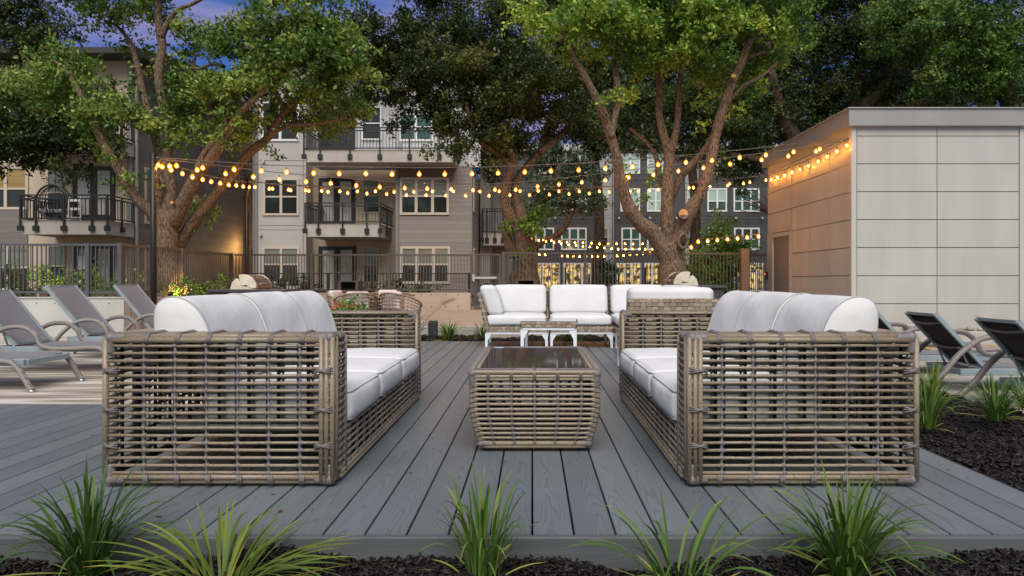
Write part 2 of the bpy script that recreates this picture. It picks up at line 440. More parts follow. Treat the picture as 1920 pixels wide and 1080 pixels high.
structure('concrete_kerb', m, WALK, bevel=0.01)
# river stones at the foot of the shed
def stones(n, x0, x1, y0, y1, z, r0, r1):
    import bmesh
    b = bmesh.new(); bmesh.ops.create_icosphere(b, subdivisions=2, radius=1)
    bv = np.array([v.co[:] for v in b.verts]); bf = np.array([[v.index for v in f.verts] for f in b.faces]); b.free()
    V, Q, T = [], [], []
    for i in range(n):
        r = R.uniform(r0, r1); s = np.array([r * R.uniform(.9, 1.5), r * R.uniform(.8, 1.2), r * R.uniform(.5, .8)])
        a = R.uniform(0, 6.28); q = bv * s * (1 + NR.uniform(-.06, .06, (len(bv), 1)))
        q = np.stack([q[:, 0] * math.cos(a) - q[:, 1] * math.sin(a), q[:, 0] * math.sin(a) + q[:, 1] * math.cos(a), q[:, 2]], -1)
        V.append(q + np.array([R.uniform(x0, x1), R.uniform(y0, y1), z + r * .4 + (R.random() < .3) * r])); Q.append(bf + i * len(bv)); T.append(np.full(len(bf), R.random()))
    o = np_mesh('river_stones', np.vstack(V), np.vstack(Q), leaf_mat('river_stone', (0.24, 0.18, 0.13), (0.46, 0.42, 0.38), (0.72, 0.70, 0.67)), tint=np.concatenate(T), smooth=True)
    tag(o, 'pale river stones heaped along the foot of the panelled pool house', 'stones', kind='stuff')
stones(300, 6.6, 14.5, 13.1, 13.68, -0.17, 0.04, 0.08)
# raised terrace behind the deck
m = MB()
BR = M('terrace_paver', (0.40, 0.315, 0.25), 0.8, dark=(0.28, 0.21, 0.165), scale=2.0, stretch=(0.7, 9, 1), bump=0.1, bscale=20)
nrow = 0; y = 11.2
while y < 19.5:
    x = -2.35 - R.uniform(0, .6)
    while x < 5.0:
        w = R.uniform(0.5, 0.9)
        if x + w > -2.3: m.box(max(x, -2.3), min(x + w - 0.012, 5.0), y, y + 0.118, 0.02, 0.12 + R.uniform(-.002, .002))
        x += w
    y += 0.128
structure('terrace_paving', m, BR)
m = MB(); m.box(-2.3, 5.0, 11.0, 22.0, -0.6, 0.112)
structure('terrace_base', m, M('joint_sand', (0.12, 0.09, 0.07), 0.95))
m = MB(); m.box(-2.34, 5.0, 10.96, 11.19, -0.3, 0.125)
structure('terrace_kerb', m, WALK, bevel=0.01)
# raised planter ground behind the retaining wall, courtyard behind the fence
m = MB(); m.box(-40, -7.5, 12.75, 24.9, -0.6, 0.5)
structure('planter_soil', m, M('bark_soil', (0.13, 0.085, 0.055), 0.95, dark=(0.05, 0.035, 0.025), scale=9))
m = MB(); m.box(-7.5, 20, 17.6, 60, -0.6, -0.1)
structure('courtyard', m, M('courtyard_ground', (0.12, 0.11, 0.085), 0.9, var=0.3, scale=0.8))

# ------------------------------------------------------------------ rattan sofas
SL, SD, SH, TA = 2.21, 0.965, 0.644, 0.165
def rods(mb, O, u, Lu, vs, r, n, k=8, cols=None, wob=0.0016, strut=True, cord=True, wrapr=0.0036):
    """rods along u at heights vs (along z) on the plane O with outward normal n; bindings and struts at the columns"""
    O, u, n = Vector(O), Vector(u), Vector(n)
    for z in vs:
        p = [O + u * (Lu * t / 4) + Vector((0, 0, z + R.uniform(-wob, wob))) + n * R.uniform(-wob, wob) * .5 for t in range(5)]
        mb.tube(p, r * R.uniform(.93, 1.05), k, 0)
    for c in (cols or []):
        for z in vs:
            q = O + u * (c + R.uniform(-.003, .003)) + Vector((0, 0, z))
            mb.tube([q - u * 0.009 + Vector((0, 0, .002)), q + u * 0.009 - Vector((0, 0, .002))], r + wrapr, k, 1)
        if cord:
            q = O + u * c + n * 0.001
            zz = [min(vs) + (max(vs) - min(vs)) * t / 24 for t in range(25)]
            mb.tube([q + Vector((0, 0, z)) + u * R.uniform(-.0015, .0015) for z in zz], [0.0045 + 0.0018 * (t % 2) for t in range(25)], 6, 1)
        if strut:
            q = O + u * (c + 0.012) - n * 0.02
            mb.tube([q + Vector((0, 0, min(vs))), q + Vector((0, 0, max(vs)))], 0.0085, 6, 2)
def wrap_corner(mb, c, dirs, r=0.025, L=0.062):
    """woven corner wrap: ribbed sleeves running out from the corner along each edge"""
    c = Vector(c)
    for d in dirs:
        d = Vector(d); pts = [c + d * (L * t / 11) for t in range(12)]
        mb.tube(pts, [r * (1.0 if t % 2 else 0.86) * (1 - .12 * t / 11) for t in range(12)], 10, 1)
    mb.lathe(c, [(0.001, -r * 1.08), (r * .8, -r * .72), (r * 1.1, 0), (r * .8, r * .72), (0.001, r * 1.08)], 10, 1)
def rounded_box(mb, c, h, r, n=9, puff=(0, 0, 0), wob=0.0, mi=0):
    """cushion: box with rounded edges and slightly puffed faces"""
    idx = {}; vs = []; fs = []
    def vert(p):
        key = tuple(round(a, 5) for a in p)
        if key in idx: return idx[key]
        q = [p[i] * h[i] for i in range(3)]
        core = [max(-(h[i] - r), min(h[i] - r, q[i])) for i in range(3)]
        d = Vector([q[i] - core[i] for i in range(3)])
        if d.length > 1e-9:
            k = max(abs(d.x), abs(d.y), abs(d.z)); d = d.normalized() * k
        w = [core[i] + d[i] for i in range(3)]
        for i in range(3):
            a, b = (i + 1) % 3, (i + 2) % 3
            w[i] += math.copysign(puff[i] * (1 - p[a] ** 2) * (1 - p[b] ** 2), p[i]) * abs(p[i])
        ww = wob * (math.sin(p[0] * 5 + c[1] * 9) * math.sin(p[1] * 7 + c[0] * 5) + math.sin(p[2] * 6 + p[0] * 8 + c[1]))
        w = [c[0] + w[0] + ww * .3, c[1] + w[1] + ww * .3, c[2] + w[2] + ww]
        idx[key] = len(vs); vs.append(tuple(w)); return idx[key]
    # denser sampling near the edges
    def g(i, ax):
        t = -1 + 2 * i / n
        e = 1 - r / h[ax]
        m_ = n // 3
        if i <= m_: return -1 + (1 - e) * i / m_
        if i >= n - m_: return e + (1 - e) * (i - (n - m_)) / m_
        return -e + 2 * e * (i - m_) / (n - 2 * m_)
    for ax in range(3):
        a, b = (ax + 1) % 3, (ax + 2) % 3
        for s in (-1, 1):
            for i in range(n):
                for j in range(n):
                    q = []
                    for (ii, jj) in ((i, j), (i + 1, j), (i + 1, j + 1), (i, j + 1)):
                        p = [0, 0, 0]; p[ax] = s; p[a] = g(ii, a); p[b] = g(jj, b); q.append(vert(p))
                    if s < 0: q.reverse()
                    if len(set(q)) == 4: fs.append(tuple(q))
    mb.add(vs, fs, mi)
def piping_loop(mb, c, h, r, z, pr=0.0042, mi=1):
    pts = []
    for (sx, sy, a0) in ((1, 1, 0), (-1, 1, 90), (-1, -1, 180), (1, -1, 270)):
        for t in range(6):
            a = rad(a0 + 90 * t / 5); pts.append((c[0] + sx * (h[0] - r) + r * math.cos(a), c[1] + sy * (h[1] - r) + r * math.sin(a), z))
    mb.tube(pts, pr, 6, mi, closed=True)
def chaikin(p, n=2, closed=True):
    for _ in range(n):
        q = []
        for i in range(len(p)):
            a, b = p[i], p[(i + 1) % len(p)]
            q += [tuple(.75 * a[k] + .25 * b[k] for k in range(2)), tuple(.25 * a[k] + .75 * b[k] for k in range(2))]
        p = q
    return p
def extrude_pillow(mb, prof, y0, y1, rnd=0.035, x_of=lambda u: u, n=14, pipe=True, wob=0.003):
    cu = sum(p[0] for p in prof) / len(prof); cv = sum(p[1] for p in prof) / len(prof)
    k = len(prof); vs = []; fs = []
    L = y1 - y0
    sec = []
    for i in range(n + 1):
        t = i / n
        if t < .2: d = rnd * (t / .2)
        elif t > .8: d = L - rnd * ((1 - t) / .2)
        else: d = rnd + (L - 2 * rnd) * (t - .2) / .6
        e = min(d, L - d)
        s = 1 - 0.03 * (1 - math.sqrt(max(0, 1 - (1 - min(1, e / rnd)) ** 2)))
        sec.append((y0 + d, s))
    for (y, s) in sec:
        for j, (u, v) in enumerate(prof):
            w = wob * math.sin(y * 9 + j * .5) * (1 if s > .999 else 0)
            vs.append((x_of(cu + (u - cu) * s + w), y, cv + (v - cv) * s + w * .5))
    for i in range(n):
        for j in range(k):
            j2 = (j + 1) % k; fs.append((i * k + j, i * k + j2, (i + 1) * k + j2, (i + 1) * k + j))
    for (i, y, bulge) in ((0, y0, -0.018), (n, y1, 0.018)):
        o = len(vs)
        for j in range(k):
            a = vs[i * k + j]; vs.append((a[0] * .5 + x_of(cu) * .5, y + bulge * .35, a[2] * .5 + cv * .5))
        vs.append((x_of(cu), y + bulge * .5, cv))
        for j in range(k):
            j2 = (j + 1) % k
            fs.append((i * k + j, i * k + j2, o + j2, o + j)); fs.append((o + j, o + j2, o + k))
    mb.add(vs, fs, 0)
    if pipe:
        for i in (1, n - 1):
            mb.tube([Vector(vs[i * k + j]) * 1.0 for j in range(k)], 0.0042, 5, 1, closed=True)
BACKPROF = chaikin([(0.02, .38), (0.0, .56), (-.012, .68), (-.01, .745), (.012, .782), (.05, .798), (.10, .797), (.15, .775), (.20, .725), (.235, .645), (.275, .52), (.305, .385), (.16, .375)], 2)
def make_sofa(x_front, y0, s, label, k=8, bshift=0.0):
    """s=+1: the seat faces +X (back to the left); s=-1 mirrored. Local x=0 is the front plane."""
    root = thing('rattan_sofa', (x_front, y0, 0), label, 'sofa', 'rattan sofas facing each other across the coffee table')
    r = 0.0068
    z0, z1 = 0.027, SH - 0.012
    rows = [z0 + 0.034 + (z1 - 0.036 - z0 - 0.034) * i / 17 for i in range(18)]
    fx = lambda x: -x * s                 # x = depth from the front plane towards the back
    mats = [RATTAN, WRAP, STRUT]
    cols = [SD * (i + 1) / 7.35 for i in range(6)]
    U = (-s, 0, 0)
    for far in (0, 1):                    # the two arm boxes
        m = MB()
        ya = 0 if not far else SL; sgn = 1 if not far else -1
        rods(m, (fx(.012), ya, 0), U, SD - .024, rows, r, (0, -sgn, 0), k, cols)                     # outer face
        for dy, dz in ((0, 0), (.012 * sgn, .014)):
            m.tube([(fx(.02), ya + dy, z1 + dz - .012), (fx(SD - .02), ya + dy, z1 + dz - .012)], .0125, k, 0)
            m.tube([(fx(.02), ya + dy, z0 - (.004 if dy else -.016)), (fx(SD - .02), ya + dy, z0 - (.004 if dy else -.016))], .0115, k, 0)
        for c in cols:                                                                               # wraps over the top edge
            for i in range(3):
                q = Vector((fx(c + (i - 1) * .007), ya, 0))
                m.tube([q + Vector((0, -sgn * .006, z1 - .028)), q + Vector((0, -sgn * .014, z1 - .008)), q + Vector((0, sgn * .008, z1 + .017)), q + Vector((0, sgn * TA * .9, z1 + .012 + .003 * i))], .0042, 5, 1)
                m.tube([q + Vector((0, -sgn * .014, z0 - .010)), q + Vector((0, -sgn * .014, z0 + .03))], .0042, 5, 1)
        for i in range(8):                                                                           # top rods, side by side
            yy = ya + sgn * (.026 + i * (TA - .03) / 7)
            m.tube([(fx(.02), yy, z1 + .003 + R.uniform(-.002, .002)), (fx(SD * .5), yy + R.uniform(-.002, .002), z1 + .003), (fx(SD - .02), yy, z1 + .003)], .0098, k, 0)
        inner = [z for z in rows if z > .22]
        rods(m, (fx(.012), ya + sgn * TA, 0), U, SD - .03, inner, r * .95, (0, sgn, 0), 6, cols)      # inner face
        fr = [z for z in rows]
        rods(m, (fx(0), ya + sgn * .03, 0), (0, sgn, 0), TA - .045, fr, r, (s, 0, 0), k, [TA * .30, TA * .72], strut=False)   # front end of the arm
        for (dx, dy) in ((.006, .0), (.030, .0), (.052, .0), (0, .03)):                               # corner posts: several canes side by side
            m.tube([(fx(dx), ya + sgn * (dy - .004), z0), (fx(dx), ya + sgn * (dy - .004), z1)], .0108, k, 0)
        m.tube([(fx(0), ya + sgn * (TA - .008), z0 - .01), (fx(0), ya + sgn * (TA - .008), z1)], .0125, k, 0)
        for dx in (SD - .006,):
            m.tube([(fx(dx), ya - sgn * .004, z0), (fx(dx), ya - sgn * .004, z1)], .0125, k, 0)
        for dx in (.03, SD - .012):                                                                   # cross wraps on the posts
            for z in (z0 + (z1 - z0) * .25, z0 + (z1 - z0) * .5, z0 + (z1 - z0) * .77):
                for d in (-.012, 0, .012):
                    e0, e1 = (-.028, .05) if dx < .1 else (-.05, .012); m.tube([(fx(dx + e0), ya - sgn * .012, z + d), (fx(dx + (e0 + e1) / 2), ya - sgn * .021, z + d * .2), (fx(dx + e1), ya - sgn * .012, z - d)], .0045, 5, 1)
        for (x, zz, d) in ((.02, z1 - .004, -1), (.02, z0 + .006, 1), (SD - .02, z1 - .004, -1), (SD - .02, z0 + .006, 1)):
            wrap_corner(m, (fx(x), ya + sgn * .010, zz), [(-s if x < .5 else s, 0, 0), (0, 0, d), (0, sgn, 0)])
        wrap_corner(m, (fx(.012), ya + sgn * (TA - .012), z1 - .006), [(0, -sgn, 0), (0, 0, -1), (-s, 0, 0)], .02, .05)
        m.build('arm', mats, root, smooth=True)
    ycols = [TA + (SL - 2 * TA) * (i + .5) / 14 for i in range(14)]
    low = [z for z in rows if z < .232]
    m = MB(); rods(m, (fx(0), TA - .01, 0), (0, 1, 0), SL - 2 * TA + .02, low, r, (s, 0, 0), k, [c - TA + .01 for c in ycols])
    for zz in (z0 - .004, z0 + .016): m.tube([(fx(0.0), TA * .5, zz), (fx(0.0), SL - TA * .5, zz)], .0115, k, 0)
    m.build('front_panel', mats, root, smooth=True)
    bc = [SL * (i + .5) / 17 for i in range(17)]
    m = MB(); rods(m, (fx(SD), .012, 0), (0, 1, 0), SL - .024, rows, r, (-s, 0, 0), 6, bc)
    for zz in (z1 - .012, z1 + .002): m.tube([(fx(SD), .02, zz), (fx(SD), SL - .02, zz)], .0125, k, 0)
    for i in range(5): m.tube([(fx(SD - .02 - i * .021), TA, z1 + .003), (fx(SD - .02 - i * .021), SL - TA, z1 + .003)], .0098, 6, 0)
    m.build('back_panel', mats, root, smooth=True)
    m = MB()                                                  # seat platform, slung liner and dark frame tubes
    xa, xb = sorted((fx(.03), fx(SD - .12)))
    m.box(xa, xb, TA + .01, SL - TA - .01, .214, .226, 0)
    for y in (TA + .02, SL / 3, 2 * SL / 3, SL - TA - .02):
        m.tube([(fx(.03), y, .197), (fx(SD - .03), y, .197)], .014, 8, 1)
        m.tube([(fx(SD - .03), y, .06), (fx(SD - .03), y, .6)], .012, 8, 1)
    for x in (.03, SD - .03): m.tube([(fx(x), .03, .06), (fx(x), SL - .03, .06)], .014, 8, 1)
    m.build('seat_frame', [LINER, STRUT], root)
    L3 = (SL - 2 * TA - .006) / 3
    for i in range(3):
        yc = TA + .003 + L3 * (i + .5)
        m = MB(); h = (.335, L3 / 2 - .005, .078); c = (fx(.312), yc, .229 + .078)
        rounded_box(m, c, h, .045, 12, (0.022, .003, .018), .0016)
        for zz in (c[2] + .062, c[2] - .062): piping_loop(m, c, (h[0] - .004, h[1] - .004, 0), .045, zz, .0036)
        m.build('seat_cushion', [FABRIC, PIPING], root, smooth=True)
        m = MB(); dd = .006 if i != 1 else .002
        extrude_pillow(m, [(u + (.006 if i == 1 else 0), v + (0, .004, -.002)[i]) for u, v in BACKPROF], TA + .004 + L3 * i + dd, TA + L3 * (i + 1) - dd, rnd=.014, x_of=lambda u: fx(SD - .085 - bshift - u))
        recalc(m.build('back_cushion', [FABRIC, PIPING], root, smooth=True))
    for x in (.045, SD - .045):
        for y in (.045, SL - .045):
            m = MB(); m.lathe((fx(x), y, 0.0), [(.014, 0), (.017, .004), (.017, .03), (.012, .04)], 12); m.build('foot', FOOTM, root, smooth=True)
    return root
make_sofa(-.835, 2.875, 1, 'rattan sofa with white cushions beside the sun loungers, left of the coffee table', bshift=.035)
make_sofa(.655, 2.875, -1, 'rattan sofa with white cushions beside the dark mulch bed, right of the coffee table')

# ------------------------------------------------------------------ rattan coffee table
def coffee_table():
    root = thing('coffee_table', (.012, 4.0, 0), 'low barrel shaped rattan coffee table with dark glass top between the two sofas', 'coffee table')
    hw, hd, h = .322, .575, .425
    def size(z):
        t = z / h
        return 1.0 + .012 * math.sin(min(1, t) * math.pi) - .175 * max(0, 1 - t / .62) ** 1.7
    def loop(z, w, d, rc=.035, n=5):
        pts = []
        for (sx, sy, a0) in ((1, 1, 0), (-1, 1, 90), (-1, -1, 180), (1, -1, 270)):
            for t in range(n):
                a = rad(a0 + 90 * t / (n - 1)); pts.append((sx * (w - rc) + rc * math.cos(a), sy * (d - rc) + rc * math.sin(a), z + R.uniform(-.0012, .0012)))
        return pts
    mats = [RATTAN, WRAP, STRUT]
    m = MB(); r = .0076
    zs = [.05 + .325 * i / 13 for i in range(14)]
    for z in zs:
        k = size(z); m.tube(loop(z, hw * k, hd - hw * (1 - k)), r, 8, 0, closed=True)
    for z in (.028, .044): k = size(z); m.tube(loop(z, hw * k, hd - hw * (1 - k)), .0108, 8, 0, closed=True)
    cols = [(-hw * .72 + hw * 1.44 * i / 4, -1, 'x') for i in range(5)] + [(-hw * .72 + hw * 1.44 * i / 4, 1, 'x') for i in range(5)]
    cols += [(-hd * .8 + hd * 1.6 * i / 7, sx, 'y') for i in range(8) for sx in (-1, 1)]
    for (c, sg, ax) in cols:
        def pt(z, o=0.0):
            k = size(z); w, d = hw * k, hd - hw * (1 - k)
            return Vector((c * k, sg * (d + o), z)) if ax == 'x' else Vector((sg * (w + o), c, z))
        m.tube([pt(z, .001) for z in [.03 + .36 * i / 20 for i in range(21)]], [.006 + .002 * (i % 2) for i in range(21)], 6, 1)
        m.tube([pt(z, -.02) + Vector((.012, 0, 0) if ax == 'x' else (0, .012, 0)) for z in [.03 + .36 * i / 8 for i in range(9)]], .008, 6, 2)
        u = Vector((1, 0, 0)) if ax == 'x' else Vector((0, 1, 0))
        for z in zs: m.tube([pt(z) - u * .008, pt(z) + u * .008], r + .004, 8, 1)
    for sx in (-1, 1):
        for sy in (-1, 1):
            def cp(z, a=0):
                k = size(z); w, d = hw * k, hd - hw * (1 - k)
                return Vector((sx * (w - .008 - a), sy * (d - .008), z))
            for a in (0, .02): m.tube([cp(.03 + .37 * i / 12, a) for i in range(13)], .0115, 8, 0)
            for i in range(13):
                z = .06 + .30 * i / 12; q = cp(z)
                m.tube([q + Vector((-sx * .035, sy * .012, .012)), q + Vector((sx * .006, sy * .012, 0)), q + Vector((sx * .012, -sy * .025, -.010))], .0045, 5, 1)
            wrap_corner(m, cp(.045), [(-sx, 0, 0), (0, -sy, 0), (0, 0, 1)], .021, .055)
    m.build('basket', mats, root, smooth=True)
    m = MB()
    for z, o in ((h - .036, 0), (h - .014, .002)): m.tube(loop(z, hw + o, hd + o), .0115, 8, 0, closed=True)
    for dx in (.012, .034): 
        for sx in (-1, 1): m.tube([(sx * (hw - dx), -hd + .03, h - .004), (sx * (hw - dx), hd - .03, h - .004)], .010, 8, 0)
    for sy in (-1, 1): m.tube([(-hw + .03, sy * (hd - .012), h - .004), (hw - .03, sy * (hd - .012), h - .004)], .009, 8, 1)
    for sx in (-1, 1):
        for i in range(34):
            y = -hd + .05 + (2 * hd - .1) * i / 33
            m.tube([(sx * (hw + .012), y, h - .03), (sx * (hw + .010), y, h - .004), (sx * (hw - .02), y + .012, h + .007), (sx * (hw - .044), y + .02, h - .004)], .0036, 5, 1)
        for sy in (-1, 1): wrap_corner(m, (sx * (hw - .012), sy * (hd - .012), h - .022), [(-sx, 0, 0), (0, -sy, 0), (0, 0, -1)], .025, .06)
    for c in [-hw * .72 + hw * 1.44 * i / 4 for i in range(5)]:
        for sy in (-1, 1):
            for d in (-.006, .003): m.tube([(c + d, sy * (hd + .010), h - .055), (c + d, sy * (hd + .014), h - .02), (c + d, sy * (hd - .005), h + .004)], .0042, 5, 1)
    m.build('rim', mats, root, smooth=True)
    m = MB(); m.box(-hw + .045, hw - .045, -hd + .022, hd - .022, h - .012, h - .001)
    g = m.build('glass_top', M('dark_glass', (0.062, 0.053, 0.054), 0.04, spec=0.75, bump=0.012, bscale=3), root, bevel=.002)  # base colour lifted to carry the reflection of the trees
    m = MB(); m.box(-hw + .06, -hw + .12, hd - .05, hd - .035, h - .0005, h + .0012); m.build('sticker', WHITE, g)
    for sx in (-1, 1):
        for sy in (-1, 1):
            m = MB(); m.lathe((sx * .215, sy * .45, 0), [(.013, 0), (.016, .004), (.016, .022), (.01, .03)], 12); m.build('foot', FOOTM, root, smooth=True)
coffee_table()

# ------------------------------------------------------------------ sectional modules with flat woven straps
STRAPS = [M('strap_light', (0.34, 0.285, 0.22), 0.5, var=0.15, scale=25, stretch=(1, 1, 6)), M('strap_mid', (0.26, 0.21, 0.155), 0.5, var=0.15, scale=25, stretch=(1, 1, 6)), M('strap_dark', (0.20, 0.16, 0.12), 0.5, var=0.15, scale=25), M('strap_gap', (0.03, 0.025, 0.02), 0.8)]
def weave(mb, O, u, v, Lu, Lv, cw=.055, ch=.036, th=.012):
    """basket weave of flat straps on the plane O,u,v (outward n = u x v), as raised pads over a dark core"""
    O, u, v = Vector(O), Vector(u), Vector(v); n = u.cross(v).normalized()
    nu, nv = max(1, round(Lu / cw)), max(1, round(Lv / ch)); cu, cv = Lu / nu, Lv / nv
    def pad(a0, a1, b0, b1, o, mi):
        am, bm = (a0 + a1) / 2, (b0 + b1) / 2
        q = [O + u * a0 + v * b0 + n * .002, O + u * a1 + v * b0 + n * .002, O + u * a1 + v * b1 + n * .002, O + u * a0 + v * b1 + n * .002]
        ia, ib = (a1 - a0) * .14, (b1 - b0) * .14
        t = [O + u * (a0 + ia) + v * (b0 + ib) + n * o, O + u * (a1 - ia) + v * (b0 + ib) + n * o, O + u * (a1 - ia) + v * (b1 - ib) + n * o, O + u * (a0 + ia) + v * (b1 - ib) + n * o]
        mb.add([tuple(p) for p in q + t], [(4, 5, 6, 7), (0, 1, 5, 4), (1, 2, 6, 5), (2, 3, 7, 6), (3, 0, 4, 7)], mi)
    for i in range(nu):
        for j in range(nv):
            a0, a1, b0, b1 = i * cu, (i + 1) * cu, j * cv, (j + 1) * cv
            if (i + j) % 2: pad(a0 - cu * .12, a1 + cu * .12, b0 + cv * .06, b1 - cv * .06, .009, R.choice((0, 0, 1)))
            else: pad(a0 + cu * .14, a1 - cu * .14, b0 - cv * .05, b1 + cv * .05, .006, R.choice((1, 1, 2, 0)))
def woven_slab(mb, x0, x1, y0, y1, z0, z1, lean=0.0, faces='xXyYZ'):
    mb.box(x0, x1, y0, y1, z0, z1, 3)
    if 'y' in faces: weave(mb, (x0, y0, z0), (1, 0, 0), (0, 0, 1), x1 - x0, z1 - z0)
    if 'Y' in faces: weave(mb, (x1, y1, z0), (-1, 0, 0), (0, 0, 1), x1 - x0, z1 - z0)
    if 'x' in faces: weave(mb, (x0, y1, z0), (0, -1, 0), (0, 0, 1), y1 - y0, z1 - z0)
    if 'X' in faces: weave(mb, (x1, y0, z0), (0, 1, 0), (0, 0, 1), y1 - y0, z1 - z0)
    if 'Z' in faces: weave(mb, (x0, y0, z1), (1, 0, 0), (0, 1, 0), x1 - x0, y1 - y0)
MW = .815
def module(x, y, rot, label, sides, extra=None):
    """square seat module; local front at -Y, back at +Y; sides = backs present among 'back','left','right'"""
    root = thing('sectional_module', (x, y, 0), label, 'sofa', 'white sectional sofa modules', rotz=rot)
    h = MW / 2 - .006
    m = MB(); woven_slab(m, -h, h, -h, h, .205, .277, faces='xXyY'); m.build('seat_base', STRAPS, root)
    m = MB(); rounded_box(m, (0, -.02, .277 + .072), (h - .012, h - .03, .072), .05, 12, (.004, .012, .018), .0012); m.build('seat_cushion', FABRIC, root, smooth=True)
    for sd in sides:
        m = MB()
        if sd == 'back':
            woven_slab(m, -h, h, h - .05, h, .277, .70); q = m.build('backrest', STRAPS, root)
        else:
            sx = -1 if sd == 'left' else 1
            xa, xb = sorted((sx * h, sx * (h - .05))); woven_slab(m, xa, xb, -h, h - (.05 if 'back' in sides else 0), .277, .70); q = m.build('side_rest', STRAPS, root)
            for v in q.data.vertices: v.co.x += sx * (v.co.z - .277) * .24
    if 'back' in sides:
        m = MB(); wl = h - .01; x0 = -wl + (.06 if 'left' in sides else 0); x1 = wl - (.06 if 'right' in sides else 0)
        rounded_box(m, ((x0 + x1) / 2, h - .195, .612), ((x1 - x0) / 2, .095, .192), .055, 12, (.004, .025, .008), .0015)
        q = m.build('back_cushion', FABRIC, root, smooth=True)
        for v in q.data.vertices: v.co.y += (v.co.z - .43) * .16
    for sd in sides:
        if sd == 'back': continue
        sx = -1 if sd == 'left' else 1
        m = MB(); rounded_box(m, (sx * (h - .13), -.09 if 'back' in sides else -.02, .612), (.10, h - (.16 if 'back' in sides else .05), .19), .05, 12, (.03, .004, .006), .0015)
        q = m.build('side_cushion', FABRIC, root, smooth=True)
        for v in q.data.vertices: v.co.x += sx * (v.co.z - .43) * .30
    m = MB()
    for s in (-1, 1): m.box(-h + .01, h - .01, s * (h - .012) - .011, s * (h - .012) + .011, .182, .204)
    for s in (-1, 1): m.box(s * (h - .012) - .011, s * (h - .012) + .011, -h + .025, h - .025, .1825, .2035)
    m.build('base_frame', WHITE, root)
    for sx in (-1, 1):
        for sy in (-1, 1):
            m = MB(); a = sx * h; 
            pr = [(a, 0.0), (a - sx * .030, 0.0), (a - sx * .034, .10), (a - sx * .085, .1818), (a, .1818)]
            ya = sy * (h - .02); m.prism(pr, 'y', ya - .014, ya + .014)
            pr = [(sy * h, 0.001), (sy * (h - .03), 0.001), (sy * (h - .034), .10), (sy * (h - .085), .181), (sy * h, .181)]
            m.prism(pr, 'x', a - sx * .002, a - sx * .016); recalc(m.build('leg', WHITE, root))
    return root
y0 = 8.73 + MW / 2
module(-.61 + MW / 2, y0, 0, 'white cushioned end module with a leaning woven side, behind the small white table', ['back', 'left'])
module(.245 + MW / 2 - .02, y0, 0, 'white cushioned armless module in the middle of the back row, facing the coffee table', ['back'])
module(1.06 + MW / 2, y0, 0, 'white cushioned corner module where the two rows of the sectional meet', ['back', 'right'])
module(1.06 + MW / 2, y0 - MW - .02, rad(-90), 'white cushioned module next to the corner of the sectional, facing sideways', ['back'])
module(1.06 + MW / 2 - .06, y0 - 2 * MW - .05, rad(-90), 'white cushioned module in the side row of the sectional, second from its woven end', ['back'])
module(X(1262, 6.15), 6.15 + MW / 2, rad(180), 'woven backed sectional module turned away behind the far arm of the right sofa', ['back'])
# ------------------------------------------------------------------ small white side table
root = thing('side_table', (X(1031, 7.55), 7.6, 0), 'small white metal side table with woven rim and glass top before the sectional', 'side table', rotz=rad(-4))
s_, hh = .30, .43
m = MB(); woven_slab(m, -s_, s_, -s_, s_, hh - .068, hh - .006, faces='xXyY'); t_ = m.build('table_top', STRAPS, root)
m = MB(); m.box(-s_ + .004, s_ - .004, -s_ + .004, s_ - .004, hh - .005, hh + .003); m.build('glass', M('table_glass', (0.20, 0.185, 0.17), 0.05, spec=0.7), t_, bevel=.002)
m = MB()
for s in (-1, 1):
    m.box(-s_ + .02, s_ - .02, s * (s_ - .012) - .011, s * (s_ - .012) + .011, hh - .092, hh - .069)
    m.box(s * (s_ - .012) - .011, s * (s_ - .012) + .011, -s_ + .025, s_ - .025, hh - .0915, hh - .0695)
m.build('top_frame', WHITE, root)
for sx in (-1, 1):
    for sy in (-1, 1):
        m = MB(); a = sx * s_
        m.prism([(a, 0), (a - sx * .03, 0), (a - sx * .034, .24), (a - sx * .085, hh - .0925), (a, hh - .0925)], 'y', sy * (s_ - .02) - .014, sy * (s_ - .02) + .014)
        m.prism([(sy * s_, .001), (sy * (s_ - .03), .001), (sy * (s_ - .034), .24), (sy * (s_ - .085), hh - .093), (sy * s_, hh - .093)], 'x', a - sx * .002, a - sx * .016)
        recalc(m.build('leg', WHITE, root))

